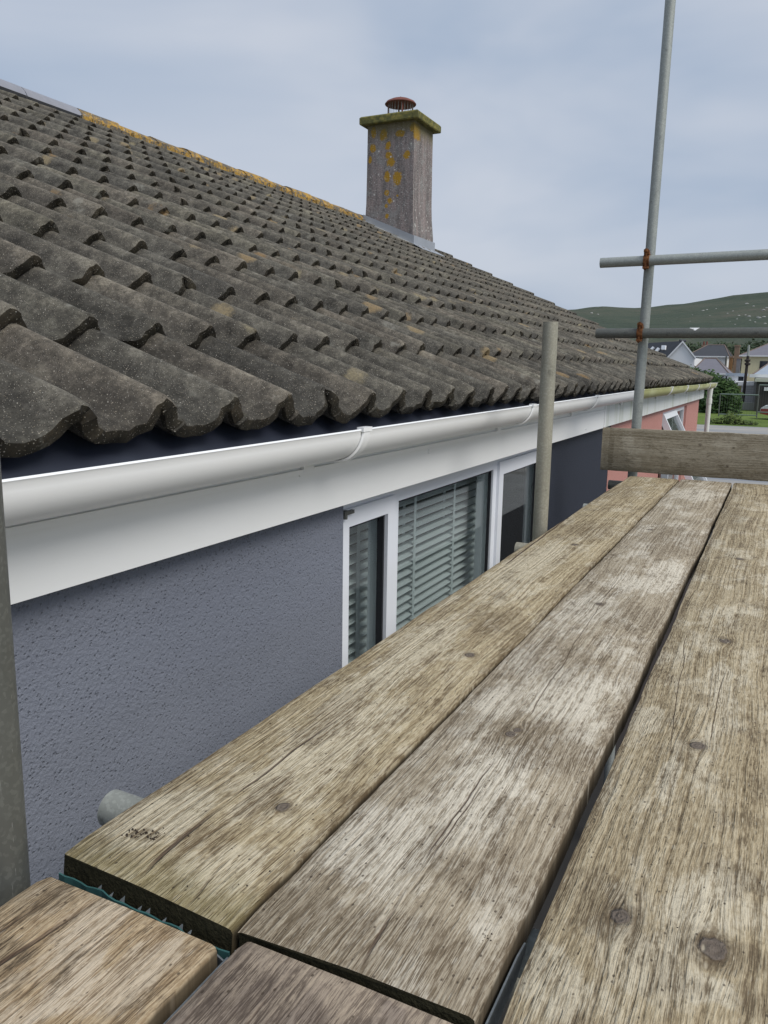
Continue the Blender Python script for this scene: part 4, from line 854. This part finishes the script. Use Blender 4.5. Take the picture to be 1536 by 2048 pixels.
# ------------------------------------------------------------------ background: houses, hedge, pole, fence, car
def P(px, py, Y): return at_y(px, py, Y)
def poly(b, pts, thick=0.0):
    i = len(b.v); n = len(pts); b.v += [tuple(p) for p in pts]; b.f.append(tuple(range(i, i+n)))
def hip_house(name, label, Y, xl, xr, yeave, xrl, xrr, yridge, depth, wallm, roofm, ov=0.25, wbot=0.0):
    """hipped house whose near eaves line and ridge are seen at the given pixels"""
    a = P(xl, yeave, Y); b_ = P(xr, yeave, Y); ze = (a.z+b_.z)/2; Ym = Y+depth/2
    ra = P(xrl, yridge, Ym); rb = P(xrr, yridge, Ym); zr = (ra.z+rb.z)/2
    t = thing(name, label, 'house', ((a.x+b_.x)/2, Y, 0))
    MB().box((a.x+ov, Y+ov, wbot), (b_.x-ov, Y+depth-ov, ze-0.02)).build('wall', wallm, t)
    r_ = MB(); r_.v = [(a.x, Y, ze), (b_.x, Y, ze), (b_.x, Y+depth, ze), (a.x, Y+depth, ze), (ra.x, Ym, zr), (rb.x, Ym, zr)]
    r_.f = [(0, 1, 5, 4), (1, 2, 5), (2, 3, 4, 5), (3, 0, 4), (3, 2, 1, 0)]; ro = r_.build('roof', roofm, t)
    rg = MB(); rd2 = 0.07
    rg.tube((ra.x, Ym, zr), (rb.x, Ym, zr), rd2, 8)
    for c, e in ((0, 4), (3, 4), (1, 5), (2, 5)): rg.tube(r_.v[c], r_.v[e], rd2*0.8, 8)
    o = rg.build('ridge_cap', M['ridgecap'], t)
    gb = MB(); gb.box((a.x-0.03, Y-0.08, ze-0.12), (b_.x+0.03, Y-0.004, ze-0.005)); gb.build('gutter', M['housewhite'], t)
    return t, a, b_, ze, zr
# white gabled house with rooflights
Yw = 80.0
ap = P(1366, 682, Yw); el = P(1340, 714, Yw); er = P(1389, 706, Yw)
t = thing('gabled_house', 'white gabled house with rooflights in its dark slope', 'house', (ap.x, Yw, 0))
zl = min(el.z, er.z); wl = ap.x-(ap.x-el.x)*1.10; wr = ap.x+(er.x-ap.x)*1.05
MB().prism([(wl, 0), (wr, 0), (wr, zl), (ap.x, ap.z-0.15), (wl, zl)], Yw, Yw+0.3, lambda p, d: (p[0], d, p[1])).build('gable_wall', M['housewhite'], t)
MB().box((wl-9, Yw+0.3, 0), (wr-0.05, Yw+8, zl-0.05)).build('wall', M['housewhite'], t)
LX = wl-14
# the ridge runs away to the left behind the bungalow roof
sl = MB(); sl.v = [(wl-0.1, Yw-0.15, zl), (ap.x, Yw-0.15, ap.z), (ap.x-6.5, Yw+9, ap.z), (wl-7, Yw+9, zl)]
n0 = len(sl.v); sl.v += [(x, y, z-0.12) for x, y, z in sl.v]; sl.f = [(0, 1, 2, 3), (7, 6, 5, 4), (0, 4, 5, 1), (1, 5, 6, 2), (2, 6, 7, 3), (3, 7, 4, 0)]
sl.build('roof', M['slate'], t)
sr = MB(); sr.v = [(wr+0.12, Yw-0.15, zl-0.05), (ap.x+0.02, Yw-0.15, ap.z), (ap.x-6.5, Yw+9, ap.z), (wr-6, Yw+9, zl)]
sr.v += [(x, y, z-0.12) for x, y, z in sr.v]; sr.f = sl.f; sr.build('roof', M['slate'], t)
bb = MB()
for (c, e) in (((wl-0.1, zl), (ap.x, ap.z)), ((ap.x, ap.z), (wr+0.12, zl-0.05))):
    bb.prism([(c[0], c[1]-0.16), (e[0], e[1]-0.16), (e[0], e[1]+0.03), (c[0], c[1]+0.03)], Yw-0.2, Yw-0.16, lambda p, d: (p[0], d, p[1]))
bb.build('bargeboard', M['housewhite'], t)
MB().tube((ap.x-0.25, Yw-0.25, ap.z+0.02), (ap.x+0.2, Yw+0.2, ap.z+0.02), 0.12, 8).build('ridge_cap', M['slate'], t)
def on_slope(px, py):      # a point of that slope seen at the pixel
    a = Vector(sl.v[0]); n_ = (Vector(sl.v[1])-a).cross(Vector(sl.v[3])-a).normalized(); d = ray(px, py); return EYE+d*((a-EYE).dot(n_)/d.dot(n_)), n_
for (xa, ya, xb, yb, xc, yc) in ((1301, 700, 1307, 694, 1310, 696), (1311, 703, 1317, 696, 1321, 698), (1324, 700, 1325, 692, 1333, 692)):
    p0, n_ = on_slope(xa, ya); p1, _ = on_slope(xb, yb); p2, _ = on_slope(xc, yc); n_ = n_ if n_.z > 0 else -n_; rb_ = MB(); p3 = p0+(p2-p1)
    rb_.rings([[q+n_*0.0 for q in (p0, p1, p2, p3)], [q+n_*0.12 for q in (p0, p1, p2, p3)]]); rl = rb_.build('rooflight', M['housewhite'], t)
# dark slate hipped house, its lower neighbour, the cream house
t, a, b_, ze, zr = hip_house('hipped_house', 'white house under a dark slate hipped roof with a grey downpipe', 92.0, 1372, 1459, 712, 1415, 1449, 690, 8.0, M['housewhite'], M['slate'])
w1 = P(1388, 720, 92.24); MB().box((w1.x-0.25, 92.2, w1.z-0.35), (w1.x+0.25, 92.249, w1.z+0.35)).build('window', M['glass_dark'], t)
pp = P(1453, 712, 91.95); MB().tube((pp.x, 91.95, 0), (pp.x, 91.95, pp.z), 0.09, 8).build('downpipe', M['steel_dark'], t)
hip_house('hipped_outbuilding', 'low house with a plain purple slate hipped roof in front of the white house', 76.0, 1380, 1458, 746, 1409, 1433, 717, 6.5, M['housewhite'], M['slate2'])
t, a, b_, ze, zr = hip_house('cream_house', 'cream house under a grey slate hipped roof behind the pole', 86.0, 1479, 1640, 711, 1545, 1600, 684, 9.0, M['cream'], M['slate2'])
for (xa, ya, w_, h_) in ((1520, 722, 0.7, 1.0), (1560, 722, .7, 1.0)):
    q = P(xa, ya, 86.2); MB().box((q.x, 86.2, q.z-h_), (q.x+w_, 86.249, q.z)).build('window', M['glass_dark'], t)
def stack(label, px0, px1, py, Y, dep, m, z0=0.0, pots=0):
    a = P(px0, py, Y); b_ = P(px1, py, Y); t = thing('chimney_stack', label, 'chimney', ((a.x+b_.x)/2, Y, z0))
    MB().box((a.x, Y, z0), (b_.x, Y+dep, a.z-0.15)).build('stack', m, t); MB().box((a.x-0.06, Y-0.06, a.z-0.15), (b_.x+0.06, Y+dep+0.06, a.z)).build('crown', M['brick'], t)
    for k in range(pots):
        xx = a.x+(b_.x-a.x)*(k+0.5)/pots; MB().tube((xx, Y+dep/2, a.z), (xx, Y+dep/2, a.z+0.5), 0.13, 10, 0.1).build('pot', M['terracotta'], t)
stack('orange brown narrow chimney in front of the white house end', 1459, 1466, 712, 84.0, 0.5, plain('orange_brick', (0.26, 0.14, 0.06), 0.9, var=0.3, sc=3))
stack('grey stone chimney beside the cream house', 1474, 1482, 714, 83.0, 0.5, plain('grey_stone', (0.20, 0.195, 0.20), 0.9, var=0.3, sc=3))
stack('tall brown chimney stack behind the two narrow chimneys', 1470, 1480, 690, 96.0, 0.8, M['brick'])
stack('red brick chimney with clay pots behind the dark hipped roof', 1404, 1416, 690, 118.0, 0.8, plain('red_brick', (0.24, 0.12, 0.09), 0.9, var=0.3, sc=2), 0, 2)
# white linking building, garage with shutter, pale blue roofed bungalow
def flatb(name, label, Y, x0_, x1_, ytop, dep, wallm, fasc, band_=0.3, cat='building'):
    a = P(x0_, ytop, Y); b_ = P(x1_, ytop, Y); t = thing(name, label, cat, ((a.x+b_.x)/2, Y, 0)); MB().box((a.x, Y, 0), (b_.x, Y+dep, a.z-band_)).build('wall', wallm, t)
    MB().box((a.x-0.12, Y-0.12, a.z-band_), (b_.x+0.12, Y+dep, a.z)).build('roof', fasc, t); return t, a, b_
t, a, b_ = flatb('flat_roofed_extension', 'white flat roofed extension below the chimneys', 74.0, 1455, 1489, 746, 5.0, M['housewhite'], M['slate3'], 0.25)
q = P(1482, 756, 73.99); MB().box((q.x-0.2, 73.95, q.z-0.5), (q.x+0.2, 73.998, q.z+0.1)).build('window', M['glass_dark'], t)
t, a, b_ = flatb('garage', 'pale garage with white fascia and grey shutter behind the fence', 69.0, 1466, 1516, 763, 5.0, M['housewhite'], M['housewhite'], 0.28, 'garage')
tim = plain('garage_timber', (0.30, 0.20, 0.09), 0.8, var=0.2)
q = P(1472, 772, 68.96); q2 = P(1483, 772, 68.96); MB().box((q.x, 68.95, 0), (q2.x, 68.998, q.z)).build('timber_door', tim, t)
q = P(1490, 771, 68.96); q2 = P(1507, 771, 68.96)
for k in range(9): MB().box((q.x, 68.93, k*q.z/9), (q2.x, 68.998, (k+0.93)*q.z/9)).build('shutter_slat', plain('grey_shutter', (0.34, 0.34, 0.34), 0.6) if k == 0 else bpy.data.materials['grey_shutter'], t)
t, a, b_, ze, zr = hip_house('blue_roofed_bungalow', 'grey bungalow with a pale blue slate roof and white eaves', 66.0, 1502, 1640, 752, 1560, 1600, 712, 8.0, plain('grey_block', (0.27, 0.27, 0.265), 0.9, var=0.2), M['slate3'])
q0_ = P(1502, 752, 65.9); MB().box((q0_.x-0.1, 65.7, q0_.z-0.1), (q0_.x+7, 65.9, q0_.z+0.14)).build('fascia', M['housewhite'], t)
t, a, b_ = flatb('open_shed', 'open fronted dark shed with a pale roof edge', 62.0, 1514, 1570, 757, 4.0, plain('shed_dark', (0.05, 0.048, 0.045), 0.9), plain('pale_roof_edge', (0.55, 0.56, 0.47), 0.8), 0.22, 'shed')
q = P(1528, 778, 61.9); MB().box((q.x, 61.88, q.z-0.12), (q.x+2, 61.998, q.z+0.12)).build('sign_panel', M['housewhite'], t)
# low garden wall behind the lawn
a = P(1462, 812, 64.05); b_ = P(1520, 812, 64.05)
tag(MB().box((a.x, 64.0, 0), (b_.x, 64.25, 0.55)).build('garden_wall', plain('pale_wall', (0.42, 0.41, 0.38), 0.9, var=0.2, sc=2), None), 'low pale garden wall behind the lawn', 'wall')
# telegraph pole with insulators and cabinet
pb = P(1488, 790, 67.5); ptop = P(1498, 690, 67.5); t = thing('telegraph_pole', 'thin dark telegraph pole with a paler top between the houses', 'pole', (pb.x, 67.5, 0))
MB().tube((pb.x-0.05, 67.5, 0), (P(1496, 712, 67.5).x, 67.5, P(1496, 712, 67.5).z), 0.12, 10, 0.10).build('shaft', M['darkpole'], t); MB().tube((P(1496, 712, 67.5).x, 67.5, P(1496, 712, 67.5).z), (ptop.x, 67.5, ptop.z), 0.09, 10, 0.075).build('top_section', M['steel'], t)
for py in (721, 728): q = P(1495, py, 67.5); MB().lathe((q.x, 67.5, q.z), [(0.05, -0.12), (0.2, -0.08), (0.22, 0.05), (0.05, 0.12)], 10).build('junction_box', M['darkpole'], t)
# temporary fence panels
def fence(xa, xb, ytop, ybot, Y, label):
    a = P(xa, ytop, Y); b_ = P(xb, ytop, Y); c = P(xa, ybot, Y); zt, zb_ = a.z, max(0.02, c.z); t = thing('fence_panel', label, 'fence', ((a.x+b_.x)/2, Y, 0), 'temporary fence panels')
    m = M['steel_dark']; r_ = 0.03; tl = plain('green_grey_rail', (0.17, 0.22, 0.19), 0.6) if 'green_grey_rail' not in bpy.data.materials else bpy.data.materials['green_grey_rail']
    for (p, q) in (((a.x, zb_-0.02), (a.x, zt)), ((b_.x, zb_-0.02), (b_.x, zt))): MB().tube((p[0], Y, max(0, p[1])), (q[0], Y, q[1]), r_, 8).build('post', m, t)
    for z in (zt, zb_+0.1): MB().tube((a.x, Y, z), (b_.x, Y, z), r_, 8).build('rail', tl, t)
    ws = MB(); n = int((b_.x-a.x)/0.12)
    for k in range(1, n): x = a.x+(b_.x-a.x)*k/n; ws.tube((x, Y, zb_+0.1), (x, Y, zt), 0.005, 4)
    ws.build('wire_mesh', m, t)
fence(1441, 1518, 788, 832, 47.0, 'temporary steel fence panel on the lawn beyond the pink corner')
fence(1519, 1600, 770, 828, 47.3, 'taller temporary steel fence panel by the parked car')
# parked car seen partly beyond the fence
cq = P(1521, 822, 52.0); t = thing('parked_car', 'red lower bodied parked car with dark windows beyond the fence', 'car', (cq.x+2.0, 52.0, 0.01))
cx0 = cq.x
side = [(0, .35), (0.02, .62), (0.25, .80), (1.05, .92), (1.55, 1.38), (2.9, 1.42), (3.55, 1.0), (4.0, .92), (4.02, .4), (3.6, .28), (.4, .28)]
redp = plain('red_car_paint', (0.20, 0.035, 0.03), 0.3, 0.5); pal = plain('pale_car_paint', (0.50, 0.53, 0.53), 0.3, 0.5)
MB().prism([p for p in side if True][:1]+[(0.02, .62), (0.1, .64), (4.0, .66), (4.02, .4), (3.6, .28), (.4, .28)], 51.2, 52.8, lambda p, d: (cx0+p[0], d, p[1])).build('lower_body', redp, t)
MB().prism([(0.02, .642), (0.25, .80), (1.05, .92), (3.6, .95), (4.0, .90), (4.0, .662)], 51.23, 52.77, lambda p, d: (cx0+p[0], d, p[1])).build('upper_body', pal, t)
MB().prism([(1.0, .922), (1.5, 1.36), (2.9, 1.38), (3.5, .955)], 51.32, 52.68, lambda p, d: (cx0+p[0], d, p[1])).build('window_glass', M['glass_dark'], t)
MB().prism([(1.48, 1.362), (1.55, 1.42), (2.85, 1.43), (2.95, 1.382)], 51.35, 52.65, lambda p, d: (cx0+p[0], d, p[1])).build('car_roof', pal, t)
for xx in (0.75, 3.2):
    for yv in (51.18, 52.62):
        wh = MB().tube((cx0+xx, yv, 0.31), (cx0+xx, yv+0.2, 0.31), 0.31, 18).build('wheel', M['darkpole'], t)
MB().box((cx0-0.01, 51.3, .5), (cx0+0.03, 51.55, .6)).build('headlight', M['housewhite'], t); MB().box((cx0-0.01, 52.45, .5), (cx0+0.03, 52.7, .6)).build('headlight', M['housewhite'], t)

# foliage
def leaf_mat(name, c0, c1):
    g = G(name, 0.7, 0.3); r = g.n('ShaderNodeNewGeometry').outputs['Random Per Island']; g.col(g.mix(r, c0, c1)); return g.m
def leaves(b, c, rad, n, size, rr_, shell=0.55):
    for _ in range(n):
        while True:
            v = Vector((rr_.uniform(-1, 1), rr_.uniform(-1, 1), rr_.uniform(-1, 1)))
            l = v.length
            if 0.05 < l <= 1: break
        f = (shell+(1-shell)*rr_.random()); v = v/l*f*(0.86+0.22*noise.noise(Vector((v.x*2.3+c[0], v.y*2.3, v.z*2.3))))
        p = Vector((c[0]+v.x*rad[0], c[1]+v.y*rad[1], c[2]+v.z*rad[2]))
        if p.z < 0.02: continue
        a = Vector((rr_.gauss(0, 1), rr_.gauss(0, 1), rr_.gauss(0, .6))).normalized(); q = a.orthogonal().normalized(); s_ = size*rr_.uniform(.6, 1.3); i = len(b.v)
        b.v += [tuple(p-a*s_), tuple(p+q*s_*.5), tuple(p+a*s_), tuple(p-q*s_*.5)]; b.f.append((i, i+1, i+2, i+3))
rr_ = random.Random(31)
lm_ = leaf_mat('hedge_leaf', (0.018, 0.045, 0.012), (0.055, 0.105, 0.024))
def bush(label, blobs, n, size, m, name='hedge', cat='hedge'):
    c = blobs[0][0]; t = thing(name, label, cat, (c[0], c[1], 0)); lb = MB()
    for (cc, rad) in blobs: leaves(lb, cc, rad, n, size, rr_)
    lb.build('crown', m, t, fix=False); k = MB()
    for (cc, rad) in blobs: k.tube((cc[0], cc[1], 0), (cc[0]+0.1, cc[1], cc[2]), 0.12, 7, 0.05)
    k.build('trunk', M['darkpole'], t)
bl = []
for (px, py, rx, rz, Y) in ((1445, 785, 1.30, 1.9, 58.0), (1420, 770, 1.4, 1.6, 59), (1462, 800, 0.75, 1.5, 57.5), (1400, 757, 1.5, 1.4, 60.5), (1432, 800, 1.3, 1.5, 57.5), (1380, 752, 1.4, 1.5, 61), (1455, 770, 0.8, 1.0, 58)):
    q = P(px, py+17, Y); bl.append(((q.x, q.y, q.z), (rx, 1.3, rz)))
bush('big rounded dark green hedge beyond the gutter end', bl, 2600, 0.13, lm_)
w_ = leaf_mat('weed_leaf', (0.05, 0.085, 0.02), (0.12, 0.16, 0.04))
for i, (px, py, rx, rz) in enumerate(((1457, 829, 0.35, 0.45), (1469, 830, 0.45, 0.4), (1443, 834, 0.4, 0.22), (1482, 836, 0.4, 0.2), (1500, 838, 0.5, 0.16), (1430, 838, 0.4, 0.2))):
    q = P(px, 842, 45.2); bush('ragged green weeds growing along the lawn edge', [((q.x, 45.2, rz*0.7), (rx, 0.4, rz))], 160, 0.07, w_, 'weed_clump', 'weeds')
    bpy.context.scene.collection.objects
for o in COL.objects:
    if o.name.startswith('weed_clump'): o['group'] = 'weeds along the lawn edge'
# dark shrubs and far trees among the houses
far = leaf_mat('far_tree_leaf', (0.025, 0.045, 0.022), (0.055, 0.078, 0.036))
for i, (px, py, Y, rx, rz, lab) in enumerate(((1500, 702, 120.0, 3.0, 2.2, 'dark tree behind the telegraph pole top'), (1380, 697, 125.0, 3.2, 2.4, 'dark tree behind the white gable'), (1440, 694, 135.0, 5.0, 2.4, 'broad dark tree behind the dark slate roof'), (1525, 690, 150.0, 5, 2.5, 'dark tree behind the cream house'))):
    q = P(px, py, Y); bush(lab, [((q.x, Y, q.z-rz*0.5), (rx, 2.0, rz))], 900, 0.32, far, 'tree', 'tree')
